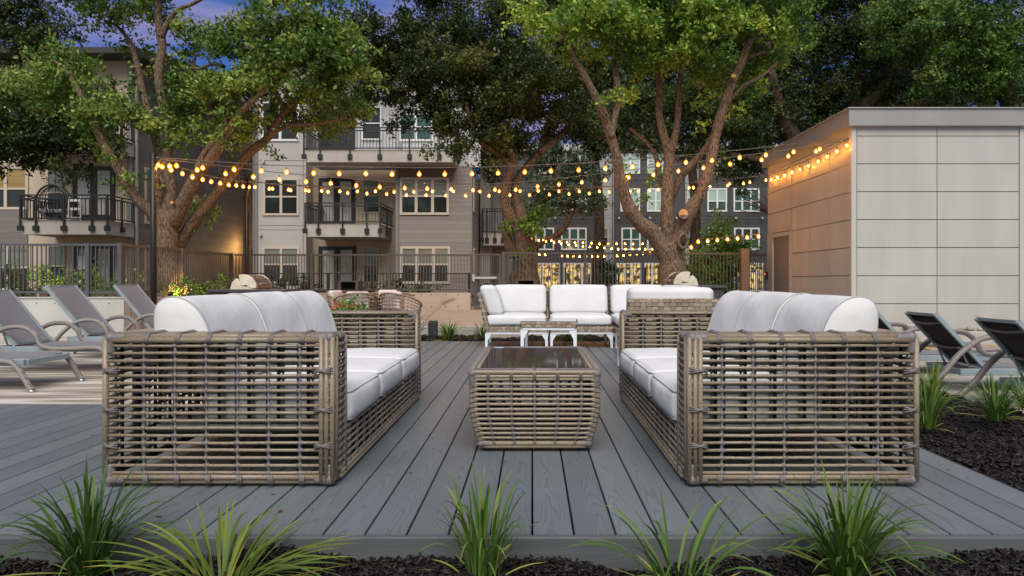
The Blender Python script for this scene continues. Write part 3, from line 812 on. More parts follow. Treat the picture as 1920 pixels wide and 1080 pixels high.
# ------------------------------------------------------------------ sun loungers
ALU = M('grey_blue_aluminium', (0.25, 0.31, 0.34), 0.38, var=0.06, spec=0.5)
SLING = M('sling_mesh', (0.185, 0.188, 0.212), 0.7, var=0.2, scale=40, stretch=(0.4, 12, 1), bump=0.2, bscale=220)
SLINGB = M('sling_back', (0.028, 0.026, 0.026), 0.75, var=0.2, scale=60)
def braid_mat():
    m = M('braided_wicker', (0.265, 0.225, 0.20), 0.5, spec=0.4)
    t = m.node_tree; b = t.nodes['Principled BSDF']
    c = t.nodes.new('ShaderNodeTexCoord'); s = t.nodes.new('ShaderNodeSeparateXYZ'); t.links.new(c.outputs['Object'], s.inputs[0])
    d1 = math_node(t, 'ADD', math_node(t, 'ADD', s.outputs[0], s.outputs[1]), s.outputs[2])
    d2 = math_node(t, 'SUBTRACT', math_node(t, 'ADD', s.outputs[0], s.outputs[2]), s.outputs[1])
    w = math_node(t, 'MULTIPLY', math_node(t, 'SINE', math_node(t, 'MULTIPLY', d1, 150.0)), math_node(t, 'SINE', math_node(t, 'MULTIPLY', d2, 150.0)))
    r = t.nodes.new('ShaderNodeValToRGB')
    r.color_ramp.elements[0].position = .25; r.color_ramp.elements[0].color = (.12, .095, .08, 1); r.color_ramp.elements[1].position = .65; r.color_ramp.elements[1].color = (.29, .262, .255, 1)
    f = math_node(t, 'MULTIPLY_ADD', w, .5, .5); t.links.new(f, r.inputs[0]); t.links.new(r.outputs[0], b.inputs['Base Color'])
    bp = t.nodes.new('ShaderNodeBump'); bp.inputs['Strength'].default_value = .8; bp.inputs['Distance'].default_value = .006
    t.links.new(f, bp.inputs['Height']); t.links.new(bp.outputs[0], b.inputs['Normal'])
    return m
BRAID = braid_mat(); CHROME = M('strut_metal', (0.45, 0.47, 0.48), 0.3, metal=0.8)
def spline(p, n=6):
    out_ = []
    for i in range(len(p) - 1):
        a, b, c, d = p[max(0, i - 1)], p[i], p[i + 1], p[min(len(p) - 1, i + 2)]
        for t in range(n):
            u = t / n
            out_.append(tuple(.5 * (2 * b[k] + (c[k] - a[k]) * u + (2 * a[k] - 5 * b[k] + 4 * c[k] - d[k]) * u * u + (3 * b[k] - a[k] - 3 * c[k] + d[k]) * u ** 3) for k in range(3)))
    out_.append(tuple(p[-1])); return out_
def make_lounger(loc, label, group, ang=50, backlen=.80, W=.66, hz=.30):
    """local: foot end at x=0, head towards -x, width along y 0..W"""
    xb = -1.10                       # backrest hinge
    root = thing('sun_lounger', loc, label, 'sun lounger', group)
    for y in (-.02, W + .02):                           # braided arm and leg tube
        m = MB()
        p = [(-1.72, y, .01), (-1.55, y, .16), (-1.38, y, .36), (-1.18, y, .50), (-.96, y, .515), (-.83, y, .43), (-.78, y, .33), (-.68, y, .285), (-.45, y, .28), (-.16, y, .29), (-.06, y, .24), (.03, y, .10), (.085, y, .015)]
        m.tube(spline(p, 6), .026, 10, 0); a = m.build('arm_tube', BRAID, root, smooth=True)
        for q in (p[0], p[-1]):
            m = MB(); m.tube([(q[0], y, -.0), (q[0], y, .022)], .030, 10); m.build('end_cap', CHROME, a, smooth=True)
    m = MB()
    for y in (.03, W - .03): m.box(xb - .25, -.02, y - .02, y + .02, hz - .06, hz)
    m.box(-.045, -.005, .052, W - .052, hz - .055, hz - .005); m.box(xb - .25, xb - .21, .052, W - .052, hz - .055, hz - .005)
    m.build('seat_frame', ALU, root, bevel=.004)
    m = MB(); n = 12; vs = []; fs = []
    for i in range(n + 1):
        for j in range(n + 1):
            vs.append((xb + (-.07 - xb) * i / n, .045 + (W - .09) * j / n, hz + .004 - .014 * math.sin(math.pi * j / n)))
    for i in range(n):
        for j in range(n): a = i * (n + 1) + j; fs.append((a, a + n + 1, a + n + 2, a + 1))
    m.add(vs, fs); m.build('seat_sling', SLING, root, smooth=True)
    ca, sa = -math.cos(rad(ang)), math.sin(rad(ang))
    def bp(t, y, o=0): return (xb + ca * t * backlen + sa * o, y, hz + .005 + sa * t * backlen - ca * o)
    m = MB()
    for y in (.045, W - .045): m.bar(bp(0, y), bp(1, y), .036)
    m.bar(bp(.985, .06), bp(.985, W - .06), .024); m.bar(bp(.03, .06), bp(.03, W - .06), .024)
    fr = m.build('backrest_frame', ALU, root)
    for side, mt, o in (('front', SLING, .010), ('rear', SLINGB, .004)):
        m = MB(); vs = []; fs = []
        for i in range(n + 1):
            for j in range(n + 1): vs.append(bp(i / n, .05 + (W - .10) * j / n, o - .02 * math.sin(math.pi * j / n) * math.sin(math.pi * min(1, i / n + .15))))
        for i in range(n):
            for j in range(n): a = i * (n + 1) + j; fs.append((a, a + n + 1, a + n + 2, a + 1) if side == 'front' else (a + 1, a + n + 2, a + n + 1, a))
        m.add(vs, fs); m.build('backrest_sling', mt, root, smooth=True)
    for t in (.86, .40):
        m = MB(); m.tube([bp(t, .05 + (W - .1) * k / 8, -.012 - .03 * math.sin(math.pi * k / 8)) for k in range(9)], .010, 8); m.build('back_strap', M('strap_grey', (0.20, 0.175, 0.18), 0.5), root, smooth=True)
    for y in (.10, W - .10):
        m = MB(); q = bp(.40, y, -.02); m.tube([q, (q[0] + .10, y, hz - .02)], .010, 8); m.lathe((q[0], y, q[2] - .012), [(.016, 0), (.02, .012), (.016, .024)], 10); m.build('support_strut', CHROME, root, smooth=True)
    return root
G1, G2 = 'sun loungers in a row along the retaining wall', 'sun loungers facing the pool'
make_lounger((-4.73, 6.36, PL), 'grey sling lounger nearest the deck, only its foot end in view', G1)
make_lounger((-4.70, 7.62, PL), 'grey sling lounger with braided arms, its backrest cut off by the picture edge', G1)
make_lounger((-4.76, 8.95, PL), 'grey sling lounger whose backrest stands against the white concrete wall', G1, 50, .86)
make_lounger((-4.62, 10.2, PL), 'grey sling lounger behind the left sofa, next to the black pole', G1, 50, .86)
make_lounger((5.31, 5.22, -.17), 'dark backed lounger at the picture edge, nearest of those by the pool', G2, 47, .68, .58, .22)
make_lounger((5.31, 6.30, -.17), 'dark backed lounger between the pool and the woven arm of the right sofa', G2, 47, .68, .58, .22)
make_lounger((5.31, 7.45, -.17), 'dark backed lounger mostly hidden behind the right sofa cushions', G2, 47, .68, .58, .22)

# ------------------------------------------------------------------ pool house (panelled shed)
SX0, SY0, SY1, SZ = 6.44, 13.76, 18.7, 3.96
root = thing('pool_house', (SX0, SY0, 0), 'pale panelled flat roofed pool house with a grey metal fascia, right of the fence', 'pool house')
PANEL = M('cement_panel', (0.425, 0.405, 0.372), 0.55, var=0.06, scale=1.6, detail=9, bump=0.03, bscale=80, stretch=(1.3, 1.3, .3))
JOINT = M('panel_joint', (0.20, 0.19, 0.175), 0.8)
TRIM = M('corner_trim', (0.45, 0.43, 0.395), 0.5)
m = MB()
m.box(SX0 + .03, 20, SY0 + .03, SY1 - .03, -.5, SZ + .2, 1)
rowz = [Z(y, SY0) for y in (255, 307, 359.3, 411.6, 464, 517, 569.5)]
zs = [SZ + .1] + rowz + [-.4]
cols = [SX0 + .10] + [X(x, SY0) for x in (1757, 1911)] + [X(1911, SY0) + 1.66 * k for k in (1, 2)]
g = .008
for i in range(len(cols) - 1):
    x0, x1 = cols[i], cols[i + 1]
    if i == 2: x0 += .10
    for j in range(len(zs) - 1): m.box(x0 + g, x1 - g, SY0 + R.uniform(0, .003), SY0 + .035, zs[j + 1] + g, zs[j] - g, 0)
yj = [SY0 + .10, 14.8, 15.85, 16.94, SY1 - .02]
DZ1 = Z(443, 17.6)
for i in range(4):
    y0_, y1_ = yj[i], yj[i + 1]
    for j in range(len(zs) - 1):
        a, b = zs[j + 1], zs[j]
        if i == 3 and a < DZ1 + .1:
            if b < DZ1 + .12: continue
            a = DZ1 + .12
        m.box(SX0 + R.uniform(0, .003), SX0 + .035, y0_ + g, y1_ - g, a + g, b - g, 0)
w = m.build('wall', [PANEL, JOINT], root, world=True)
for q in ((SX0 - .012, SX0 + .09, SY0 - .012, SY0 + .09, -.4, SZ), (cols[2] + .005, cols[2] + .095, SY0 - .012, SY0 + .03, -.4, SZ), (SX0 - .01, SX0 + .03, 16.95, 17.06, -.4, DZ1 + .12), (SX0 - .01, SX0 + .03, 18.34, SY1, -.4, DZ1 + .12)):
    m = MB(); m.box(*q); m.build('corner_trim', TRIM, root, world=True)
FASM = M('grey_metal_fascia', (0.27, 0.265, 0.255), 0.42, var=0.08, scale=0.8, spec=0.5)
m = MB(); m.box(SX0 - .10, 20.2, SY0 - .10, SY1 + .15, SZ, Z(204, SY0 - .1)); m.box(SX0 - .13, 20.2, SY0 - .13, SY1 + .17, Z(204, SY0 - .1) + .001, Z(204, SY0 - .1) + .03)
m.build('roof_fascia', FASM, root, world=True, bevel=.008)
m = MB(); m.box(SX0 + .10, SX0 + .13, 17.07, 18.33, -.3, DZ1 + .10); d = m.build('door_recess', M('dark_recess', (0.05, 0.04, 0.032), 0.7), root, world=True)
m = MB()
m.box(SX0 - .012, SX0 + .09, 17.07, 17.11, -.3, DZ1); m.box(SX0 - .012, SX0 + .09, 18.29, 18.33, -.3, DZ1); m.box(SX0 - .012, SX0 + .09, 17.07, 18.33, DZ1, DZ1 + .10)
m.build('door_frame', TRIM, root, world=True)
m = MB(); m.box(SX0 + .05, SX0 + .095, 17.12, 17.6, -.3, DZ1 - .01); dd = m.build('door', M('dark_doorway', (0.022, 0.017, 0.014), 0.6), root, world=True)  # near leaf coloured as the unlit inside of the open doorway
m = MB(); m.box(SX0 + .06, SX0 + .095, 17.63, 18.28, -.3, DZ1 - .01); m.build('door', M('grey_door', (0.10, 0.09, 0.078), 0.5), root, world=True)
m = MB(); m.box(SX0 - .08, SX0 - .013, SY1 - .1, SY1 - .02, Z(524, 18.6), Z(510, 18.6)); cr_ = m.build('card_reader', DARKM, root, world=True)
m = MB(); m.box(SX0 - .09, SX0 - .081, SY1 - .085, SY1 - .035, Z(515, 18.6), Z(512.5, 18.6)); m.build('indicator_light', ME('red_light', (1, .03, .02), 6), cr_, world=True)
m = MB(); m.box(SX0 + .13, 20, SY0 + .05, SY0 + .06, -.6, -.4); 

# ------------------------------------------------------------------ retaining walls, fences and gate
root = thing('retaining_wall', (-12, 12.5, PL), 'white board formed concrete retaining wall below the left fence', 'wall')
WC = M('white_concrete', (0.50, 0.49, 0.455), 0.85, dark=(0.39, 0.38, 0.345), scale=1.1, detail=8, bump=0.12, bscale=25)
m = MB(); m.box(-30, -7.48, 12.5, 12.72, -.5, Z(559, 12.5)); m.box(-30, -7.46, 12.48, 12.74, Z(559, 12.5) + .001, Z(557, 12.5))
m.build('wall', WC, root, world=True)
m = MB()
for px in range(-34, 236, 34):
    for py in (569, 602):
        x, z = X(px, 12.49), Z(py, 12.49); m.tube([(x, 12.502, z), (x, 12.4985, z)], .012, 8)
m.build('tie_hole', M('hole', (0.05, 0.045, 0.04), 0.9), root, world=True)
root = thing('retaining_wall', (-7.55, 15, PL), 'pinkish concrete side wall running back below the angled fence', 'wall')
m = MB(); m.box(-7.74, -7.46, 12.76, 17.3, -.5, .52); m.build('wall', M('pink_concrete', (0.36, 0.27, 0.225), 0.85, var=0.15, scale=1.5), root, world=True)
root = thing('low_wall', (-4.5, 17.4, 0), 'low tan concrete wall under the middle fence, behind the dining set', 'wall')
m = MB(); m.box(-7.4, X(882, 17.3), 17.3, 17.55, -.5, Z(549, 17.3))
w = m.build('wall', CONCP, root, world=True)
m = MB()
for px in (809, 836, 859, 790):
    for py in (552.5, 575):
        x, z = X(px, 17.3), Z(py, 17.3); m.tube([(x, 17.302, z), (x, 17.298, z)], .016, 8)
m.build('tie_hole', MATS['hole'], root, world=True)
m = MB()
for i in range(26):                                        # efflorescence stains as thin scabs of lime
    px = R.choice([R.gauss(815, 10), R.gauss(858, 9)]); x, z = X(px, 17.3), Z(R.uniform(573, 580), 17.3); m.box(x - .02, x + R.uniform(.01, .06), 17.2975, 17.302, z, z + R.uniform(.01, .035))

def fence(label, pts, z0, z1, step, posts, mat=FENCEM, pw=.075, zt=None, name='metal_fence', group='metal picket fences'):
    """picket fence along a polyline; posts = list of fractions along each leg"""
    root = thing(name, (pts[0][0], pts[0][1], z0), label, 'fence', group)
    pk = MB(); rl = MB()
    for (a, b) in zip(pts[:-1], pts[1:]):
        a, b = Vector((*a, 0)), Vector((*b, 0)); L = (b - a).length; d = (b - a).normalized()
        n = int(L / step)
        for i in range(n):
            q = a + d * (L * (i + .5) / n); pk.bar((q.x, q.y, z0 + .07), (q.x, q.y, z1 - .02), .017)
        for z in (z0 + .06, z1 - .02): rl.bar((a.x, a.y, z), (b.x, b.y, z), .042)
    pk.build('picket_panel', mat, root, world=True); rl.build('rail', mat, root, world=True)
    for (x, y) in posts:
        m = MB(); m.box(x - pw / 2, x + pw / 2, y - pw / 2, y + pw / 2, z0 - .05, z1 + .015); m.build('post', mat, root, world=True)
    return root
FENL = M('left_fence_paint', (0.07, 0.074, 0.08), 0.45, var=0.1, spec=0.5)
zt, zb = Z(457, 12.6), Z(554, 12.6)
fence('grey picket fence on the white retaining wall at the left', [(-30, 12.6), (-7.6, 12.6)], zb, zt, .083, [(X(165, 12.6), 12.6), (-7.6, 12.6), (X(165, 12.6) - 2.4, 12.6)], FENL)
fence('rusty looking picket fence running back beside the big multi stemmed tree', [(-7.6, 12.68), (-7.67, 17.4)], zb, zt, .095, [(-7.61, 13.55 + i * 1.28) for i in range(3)] + [(-7.67, 17.4)], M('brown_fence', (0.115, 0.085, 0.07), 0.45, var=0.2, spec=0.5))
xg0, xg1 = X(885, 17.42), X(944, 17.42)
fence('grey picket fence above the low tan wall, ending at the gate', [(-7.6, 17.42), (xg0, 17.42)], Z(548, 17.42), Z(476.5, 17.42), .079, [(X(p, 17.42), 17.42) for p in (585, 730)] + [(xg0, 17.42)])
fence('brown picket fence between the gate and the pool house', [(xg1, 17.42), (X(1392, 17.9), 17.9), (SX0 - .06, 18.6)], -.05, Z(473, 17.42), .092, [(xg1, 17.42), (X(1097, 17.52), 17.52), (X(1240, 17.7), 17.7)])
root = thing('fence_pillar', (X(1396, 17.8), 17.8, 0), 'wide brown metal fence pillar near the pool house', 'pillar')
m = MB(); m.box(-.11, .09, -.1, .1, -.1, Z(468, 17.8)); m.box(-.12, .10, -.11, .11, Z(468, 17.8) + .001, Z(468, 17.8) + .025); m.build('pillar_body', M('pillar_brown', (0.17, 0.11, 0.075), 0.5), root)
# gate
root = thing('gate', (xg0, 17.42, 0), 'dark metal gate with a silver push bar beside the white sectional', 'gate')
m = MB(); m.box(xg0 + .06, xg1 - .06, 17.40, 17.44, .12, .18); m.box(xg0 + .06, xg1 - .06, 17.40, 17.44, Z(479, 17.42), Z(476, 17.42)); m.box(xg0 + .06, xg0 + .11, 17.395, 17.445, .1, Z(476, 17.42)); m.box(xg1 - .11, xg1 - .06, 17.395, 17.445, .1, Z(476, 17.42))
m.box(xg0 + .11, xg1 - .11, 17.40, 17.44, Z(524, 17.42), Z(517, 17.42)); m.build('gate_frame', FENCEM, root, world=True)
m = MB()
for i in range(11): x = xg0 + .14 + (xg1 - xg0 - .28) * i / 10; m.bar((x, 17.42, .15), (x, 17.42, Z(478, 17.42)), .016)
m.build('picket_panel', FENCEM, root, world=True)
m = MB(); m.box(X(890, 17.35), X(931, 17.35), 17.32, 17.39, Z(523, 17.35), Z(519, 17.35)); m.box(X(886, 17.35), X(890, 17.35), 17.32, 17.39, Z(527, 17.35), Z(514, 17.35)); m.build('push_bar', M('brushed_steel', (0.62, 0.62, 0.60), 0.3, metal=.7), root, world=True)

# ------------------------------------------------------------------ poles and string lights
P1 = (X(287.5, 12.0), 12.0); P2 = (X(463, 15.5), 15.5)
POLEM = M('dark_pole', (0.012, 0.010, 0.009), 0.4, spec=.35)
for (p, r, zt_, lab) in ((P1, .054, Z(287, 12.0), 'tall dark round pole behind the left sofa, carrying the string lights'), (P2, .042, Z(334, 15.5), 'dark pole in front of the building gap, carrying string lights')):
    root = thing('light_pole', (p[0], p[1], PL), lab, 'pole', 'poles for the string lights')
    m = MB(); m.lathe((p[0], p[1], PL), [(r * 1.02, 0), (r, 1.2), (r, zt_ - PL - .004), (r * .8, zt_ - PL)], 14); q = m.build('pole', POLEM, root, smooth=True, world=True)
    m = MB(); m.lathe((p[0], p[1], PL), [(r * 2.4, 0), (r * 2.4, .012), (r * 1.3, .02), (r * 1.2, .05)], 14); m.build('base_plate', POLEM, root, world=True)
    m = MB(); m.tube([(p[0] + r, p[1], zt_ - .08), (p[0] + r + .05, p[1] - .01, zt_ - .08)], .010, 6); m.build('eye_bolt', CHROME, root, world=True)
BULB = ME('bulb_core', (1.0, 0.52, 0.10), 480.0)
HALO_SHELL = bpy.data.materials.new('amber_halo_shell'); HALO_SHELL.use_nodes = True      # bulb glass as a glowing shell, imitating an orange halo
_t = HALO_SHELL.node_tree; _t.nodes.clear()
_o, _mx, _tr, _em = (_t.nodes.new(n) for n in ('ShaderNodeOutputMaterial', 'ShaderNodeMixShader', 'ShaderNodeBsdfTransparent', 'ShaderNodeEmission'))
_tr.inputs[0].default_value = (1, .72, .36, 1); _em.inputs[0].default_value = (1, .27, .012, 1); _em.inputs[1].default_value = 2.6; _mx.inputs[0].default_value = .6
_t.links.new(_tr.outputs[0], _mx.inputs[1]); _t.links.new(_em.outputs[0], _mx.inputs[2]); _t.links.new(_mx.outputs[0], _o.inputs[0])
CABLE = M('dark_cable', (0.09, 0.08, 0.07), 0.5)
def bulb_mesh(rb):
    m = MB(); m.lathe((0, 0, 0), [(rb * .15, -rb * 1.0), (rb * .6, -rb * .82), (rb * .95, -rb * .3), (rb * .95, rb * .2), (rb * .65, rb * .85), (rb * .4, rb * 1.15)], 10); return m
def string_lights(label, wire, bulbs, rb=.032, drop=.05, group='string lights over the patio', cab=.008):
    """wire: list of world points; bulbs: world points of the bulbs; a thin drop lead joins each bulb to the wire"""
    c = Vector(wire[0]); root = thing('string_light', c, label, 'string light', group)
    m = MB(); m.tube(wire, cab, 5)
    for q in bulbs:
        m.tube([(q[0], q[1], q[2] + rb * 1.5), (q[0], q[1], q[2] + rb * 1.5 + drop * .8)], .012 * rb / .032, 6)
    m.build('cable', CABLE, root, smooth=True, world=True)
    first = None
    for q in bulbs:
        if first is None:
            o = first = bulb_mesh(rb * 1.3).build('bulb', HALO_SHELL, root, smooth=True); k = core = bulb_mesh(rb * .46).build('filament', BULB, o, smooth=True)  # outer shell carries the halo, the inner core gives the light
        else:
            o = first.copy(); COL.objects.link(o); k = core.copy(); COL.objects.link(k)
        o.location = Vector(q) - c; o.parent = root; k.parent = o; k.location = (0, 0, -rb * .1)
def interp_depth(pts):
    """pts: [(px, Y)]; depth at px such that the run is straight in plan between the given points"""
    def f(px):
        for (a, ya), (b, yb) in zip(pts[:-1], pts[1:]):
            if px <= b or (b, yb) == pts[-1]:
                t = (px - a) / (b - a); return 1.0 / ((1 - t) / ya + t / yb)
    return f
def px_string(label, wire_px, bulbs_px, depth, **kw):
    string_lights(label, [P(x, y, depth(x)) for x, y in wire_px], [P(x, y, depth(x)) for x, y in bulbs_px], **kw)
SHX = 1591
d1 = interp_depth([(290, 12.0), (SHX, 13.65)])
b1 = [(297, 310), (331, 311), (380, 315), (439, 318), (490, 321), (537, 323), (588, 325), (636, 326), (686, 326), (735, 327), (786, 327), (834, 327), (885, 326), (934, 325), (984, 323), (1033, 321), (1085, 319), (1135, 316), (1186, 313), (1234, 309), (1286, 305), (1335, 301), (1387, 296), (1436, 291), (1488, 285), (1537, 280)]
px_string('nearest bulb string, running straight from the tall pole to the pool house corner', [(292, 295), (380, 301), (490, 309), (588, 312), (686, 313.5), (786, 314.5), (900, 313.5), (985, 310.5), (1085, 306), (1186, 299), (1286, 291), (1387, 281), (1488, 270), (SHX, 259)], b1, d1)
d2 = interp_depth([(290, 12.0), (940, 15.4), (SHX, 13.6)])
b2 = [(318, 312), (370, 319), (423, 326), (475, 332), (524, 337), (574, 341), (620, 344), (668, 348), (712, 351), (759, 353), (801, 354), (846, 355), (887, 357), (928, 356), (967, 356), (1008, 350), (1048, 346), (1091, 342), (1135, 338), (1179, 333), (1225, 328), (1272, 321), (1319, 315), (1369, 308), (1428, 300), (1478, 293), (1530, 284)]
px_string('bulb string bending back at its middle, below the nearest one', [(292, 297), (400, 309), (524, 324), (620, 332), (712, 339), (801, 343.5), (887, 345), (935, 344.5), (1008, 339), (1091, 329.5), (1179, 319), (1272, 308), (1369, 295), (1478, 281), (SHX, 262)], b2, d2)
d3 = interp_depth([(290, 12.0), (463, 15.4)])
px_string('short bulb string from the tall pole back to the second pole', [(292, 299), (342, 315), (396, 331), (440, 338.5), (462, 341)], [(304, 313), (321, 319), (342, 326), (361, 332), (380, 337), (396, 341), (413, 344), (429, 347), (443, 348), (456, 350)], d3)
d4 = interp_depth([(463, 15.5), (1440, 18.4)])
b4 = [(478, 351), (511, 354), (541, 356), (573, 357), (603, 358), (637, 359), (670, 359), (704, 359), (739, 360), (776, 360), (811, 359), (850, 359), (900, 359.5), (936, 359), (975, 358.5), (1009, 358), (1048, 359), (1086, 359), (1124, 359), (1161, 359), (1197, 358), (1234, 356), (1266, 355), (1300, 352), (1331, 350), (1364, 348), (1394, 344), (1436, 338)]
px_string('rear bulb string from the second pole to the back corner of the pool house', [(465, 340), (520, 345), (603, 349.5), (704, 351), (811, 350.5), (936, 350), (1048, 349.5), (1161, 349), (1266, 345), (1331, 340), (1394, 333), (1440, 328)], b4, d4, rb=.030)
d5 = interp_depth([(463, 15.5), (1440, 18.5)])
b5 = [(467, 351), (505, 354), (545, 357), (579, 358), (615, 360), (652, 362), (688, 363), (725, 364), (762, 366), (799, 366), (836, 367), (873, 367), (917, 367), (956, 366), (993, 366), (1030, 365), (1067, 364), (1105, 363), (1142, 360), (1182, 359), (1218, 357), (1256, 354), (1292, 352), (1368, 345), (1406, 342)]
px_string('lowest bulb string, sagging between the second pole and the pool house', [(465, 341), (545, 348), (615, 351.5), (725, 355.5), (836, 358), (917, 358), (1030, 356), (1142, 351), (1218, 348), (1292, 343), (1368, 336), (1440, 328)], b5, d5, rb=.030)
ys = lambda px: SX0 * F / (px - CX) * .982
wp = [(1440, 328), (1470, 318), (1500, 306.5), (1534, 292), (1569, 272.5), (1591, 260)]
bp5 = [(1446, 337), (1458, 333), (1471, 329), (1485, 323), (1500, 318), (1516, 311), (1534, 303), (1551, 294), (1569, 284), (1588, 273)]
px_string('bulb string fixed close along the side wall of the pool house', wp, bp5, ys, rb=.032)

# far strings over the courtyard
def far_string(label, pts, Y):
    w = [P(x, y - 5, Y) for x, y in pts]; string_lights(label, w, [P(x, y, Y) for x, y in pts], rb=.036, drop=.06, group='string lights over the far courtyard', cab=.008)
far_string('far bulb string, upper of the two crossing before the dark building', [(983, 446), (992, 447), (1010, 451), (1019, 450), (1034, 451), (1049, 453), (1063, 454), (1078, 455), (1093, 455), (1109, 456), (1124, 457), (1140, 457), (1156, 457), (1172, 457), (1187, 457.5), (1205, 457)], 27)
far_string('far bulb string, lower of the two crossing before the dark building', [(996, 448), (1024, 453), (1039, 455), (1052, 457), (1066, 459), (1080, 460), (1093, 462), (1106, 463), (1120, 464), (1133, 465), (1147, 466), (1159, 467), (1173, 467), (1186, 467), (1199, 467), (1210, 467), (1223, 467.5)], 28)
far_string('far bulb string low above the fence rail', [(1011, 477), (1022, 478), (1054, 480), (1064, 480.5), (1075, 481), (1087, 481), (1099, 481), (1110, 481), (1121, 481), (1133, 481), (1157, 480), (1169, 479), (1181, 478), (1194, 477), (1206, 476), (1219, 475)], 25)
far_string('far bulb string in front of the small bright green tree', [(1296, 464), (1309, 453.5), (1327, 452), (1345, 450.5), (1364, 449), (1383, 447.5), (1401, 445.5), (1422, 443.5)], 17.0)

# ------------------------------------------------------------------ buildings
STUC = M('cream_stucco', (0.48, 0.395, 0.30), 0.85, var=0.06, scale=1.5, bump=0.1, bscale=60)
PALE = M('pale_panel', (0.42, 0.395, 0.37), 0.7, var=0.05, scale=0.8)
CORR = M('pale_batten', (0.46, 0.46, 0.47), 0.7, var=0.04, scale=1)
SID = siding_mat('dark_siding', (0.135, 0.118, 0.105), .20)
SIDM = siding_mat('grey_brown_siding', (0.185, 0.160, 0.135), .19)
DPAN = M('charcoal_panel', (0.055, 0.056, 0.062), 0.6, var=0.1, scale=0.5)
GSID = siding_mat('grey_siding', (0.22, 0.225, 0.23), .16)
WFR = M('cream_window_frame', (0.52, 0.45, 0.37), 0.6)
WFRW = M('white_window_frame', (0.68, 0.68, 0.68), 0.5)
BLIND = M('blind_behind_glass', (0.17, 0.185, 0.15), 0.12, var=0.12, scale=1, spec=0.5, stretch=(.3, .3, 30))
BLINDW = M('warm_blind', (0.30, 0.20, 0.08), 0.15, var=0.15, scale=1, spec=0.4, stretch=(.3, .3, 30))
GLASSD = M('dark_window_glass', (0.022, 0.026, 0.024), 0.06, spec=0.55, bump=0.02, bscale=1.2)
GLASST = M('teal_window_glass', (0.045, 0.095, 0.08), 0.08, spec=0.6, var=0.4, scale=0.7)
GLASSB = M('bright_blind', (0.38, 0.52, 0.46), 0.15, var=0.12, scale=0.6, spec=0.5)
DOORM = M('dark_bronze_door', (0.028, 0.022, 0.02), 0.4, spec=0.4)
CURT = M('pale_door_blind', (0.40, 0.40, 0.36), 0.15, var=0.12, scale=3, spec=0.45)
EAVE = M('dark_eave', (0.04, 0.036, 0.034), 0.7)
CAP = M('balcony_fascia', (0.42, 0.385, 0.345), 0.8, var=0.06, scale=2)
def lit_glass(name, c, s, scale=2.5):
    """a lit room behind the pane: warm light broken up by what stands inside"""
    m = ME(name, c, s); t = m.node_tree; b = t.nodes['Principled BSDF']
    co = t.nodes.new('ShaderNodeTexCoord'); n = t.nodes.new('ShaderNodeTexNoise'); n.inputs['Scale'].default_value = scale; n.inputs['Detail'].default_value = 3
    t.links.new(co.outputs['Object'], n.inputs['Vector']); r = t.nodes.new('ShaderNodeValToRGB')
    r.color_ramp.elements[0].position = .42; r.color_ramp.elements[0].color = (.03, .02, .008, 1); r.color_ramp.elements[1].position = .60; r.color_ramp.elements[1].color = (*c, 1)
    t.links.new(n.outputs['Fac'], r.inputs[0]); t.links.new(r.outputs[0], b.inputs['Emission Color']); b.inputs['Base Color'].default_value = (.03, .03, .03, 1); b.inputs['Roughness'].default_value = .1
    return m
LITY = lit_glass('lit_room', (1.0, 0.66, 0.20), 0.75)
LITW = ME('lit_stair', (1.0, 0.62, 0.14), 0.8)
def window(root, px0, px1, py0, py1, Y, cols=2, split=.5, frame=WFR, up=BLIND, lo=GLASSD, fw=.07, name='window', bars=True):
    """framed window standing on the wall plane Y (facing -Y): frame bars proud of the wall, panes set back in the frame"""
    x0, x1, z1, z0 = X(px0, Y), X(px1, Y), Z(py0, Y), Z(py1, Y)
    m = MB(); yf, yb = Y - .055, Y - .001
    m.box(x0, x1, yf, yb, z1 - fw, z1); m.box(x0, x1, yf, yb, z0, z0 + fw)
    w = (x1 - x0)
    xs = [x0 + w * i / cols for i in range(cols + 1)]
    for i, x in enumerate(xs):
        a = x if i == 0 else (x - fw if i == cols else x - fw * .6); b = x + fw if i == 0 else (x if i == cols else x + fw * .6)
        m.box(a, b, yf - .003, yb, z0 + fw, z1 - fw)
    zs_ = z0 + (z1 - z0) * (1 - split)
    if bars: m.box(x0 + fw, x1 - fw, yf + .004, yb, zs_ - fw * .35, zs_ + fw * .35)
    f = m.build(name, frame, root, world=True)
    for i in range(cols):
        a, b = xs[i] + fw * .3, xs[i + 1] - fw * .3
        m = MB()
        if bars:
            m.box(a, b, Y - .02, Y - .004, zs_, z1 - fw * .5, 0); m.box(a, b, Y - .018, Y - .004, z0 + fw * .5, zs_ - .001, 1)
        else: m.box(a, b, Y - .02, Y - .004, z0 + fw * .5, z1 - fw * .5, 0)
        m.build('pane', [up, lo], f, world=True)
    return f
def french_door(root, px0, px1, py0, py1, Y, glass=CURT):
    x0, x1, z1, z0 = X(px0, Y), X(px1, Y), Z(py0, Y), Z(py1, Y); w = x1 - x0
    m = MB()
    m.box(x0, x1, Y - .06, Y - .001, z1 - .16, z1); m.box(x0, x1, Y - .06, Y - .001, z0, z0 + .22)
    xs = [(0, .10), (.42, .58), (.90, 1.0)]
    for a, b in xs: m.box(x0 + w * a, x0 + w * b, Y - .064, Y - .001, z0 + .22, z1 - .16)
    d = m.build('door', DOORM, root, world=True)
    for a, b in ((.09, .43), (.57, .91)):
        m = MB(); m.box(x0 + w * a, x0 + w * b, Y - .03, Y - .004, z0 + .2, z1 - .15); m.build('pane', glass, d, world=True)
    m = MB(); zz = (z0 + z1) / 2 - .1; m.box(x0 + w * .5 + .03, x0 + w * .5 + .14, Y - .12, Y - .066, zz, zz + .03); m.build('handle', CHROME, d, world=True)
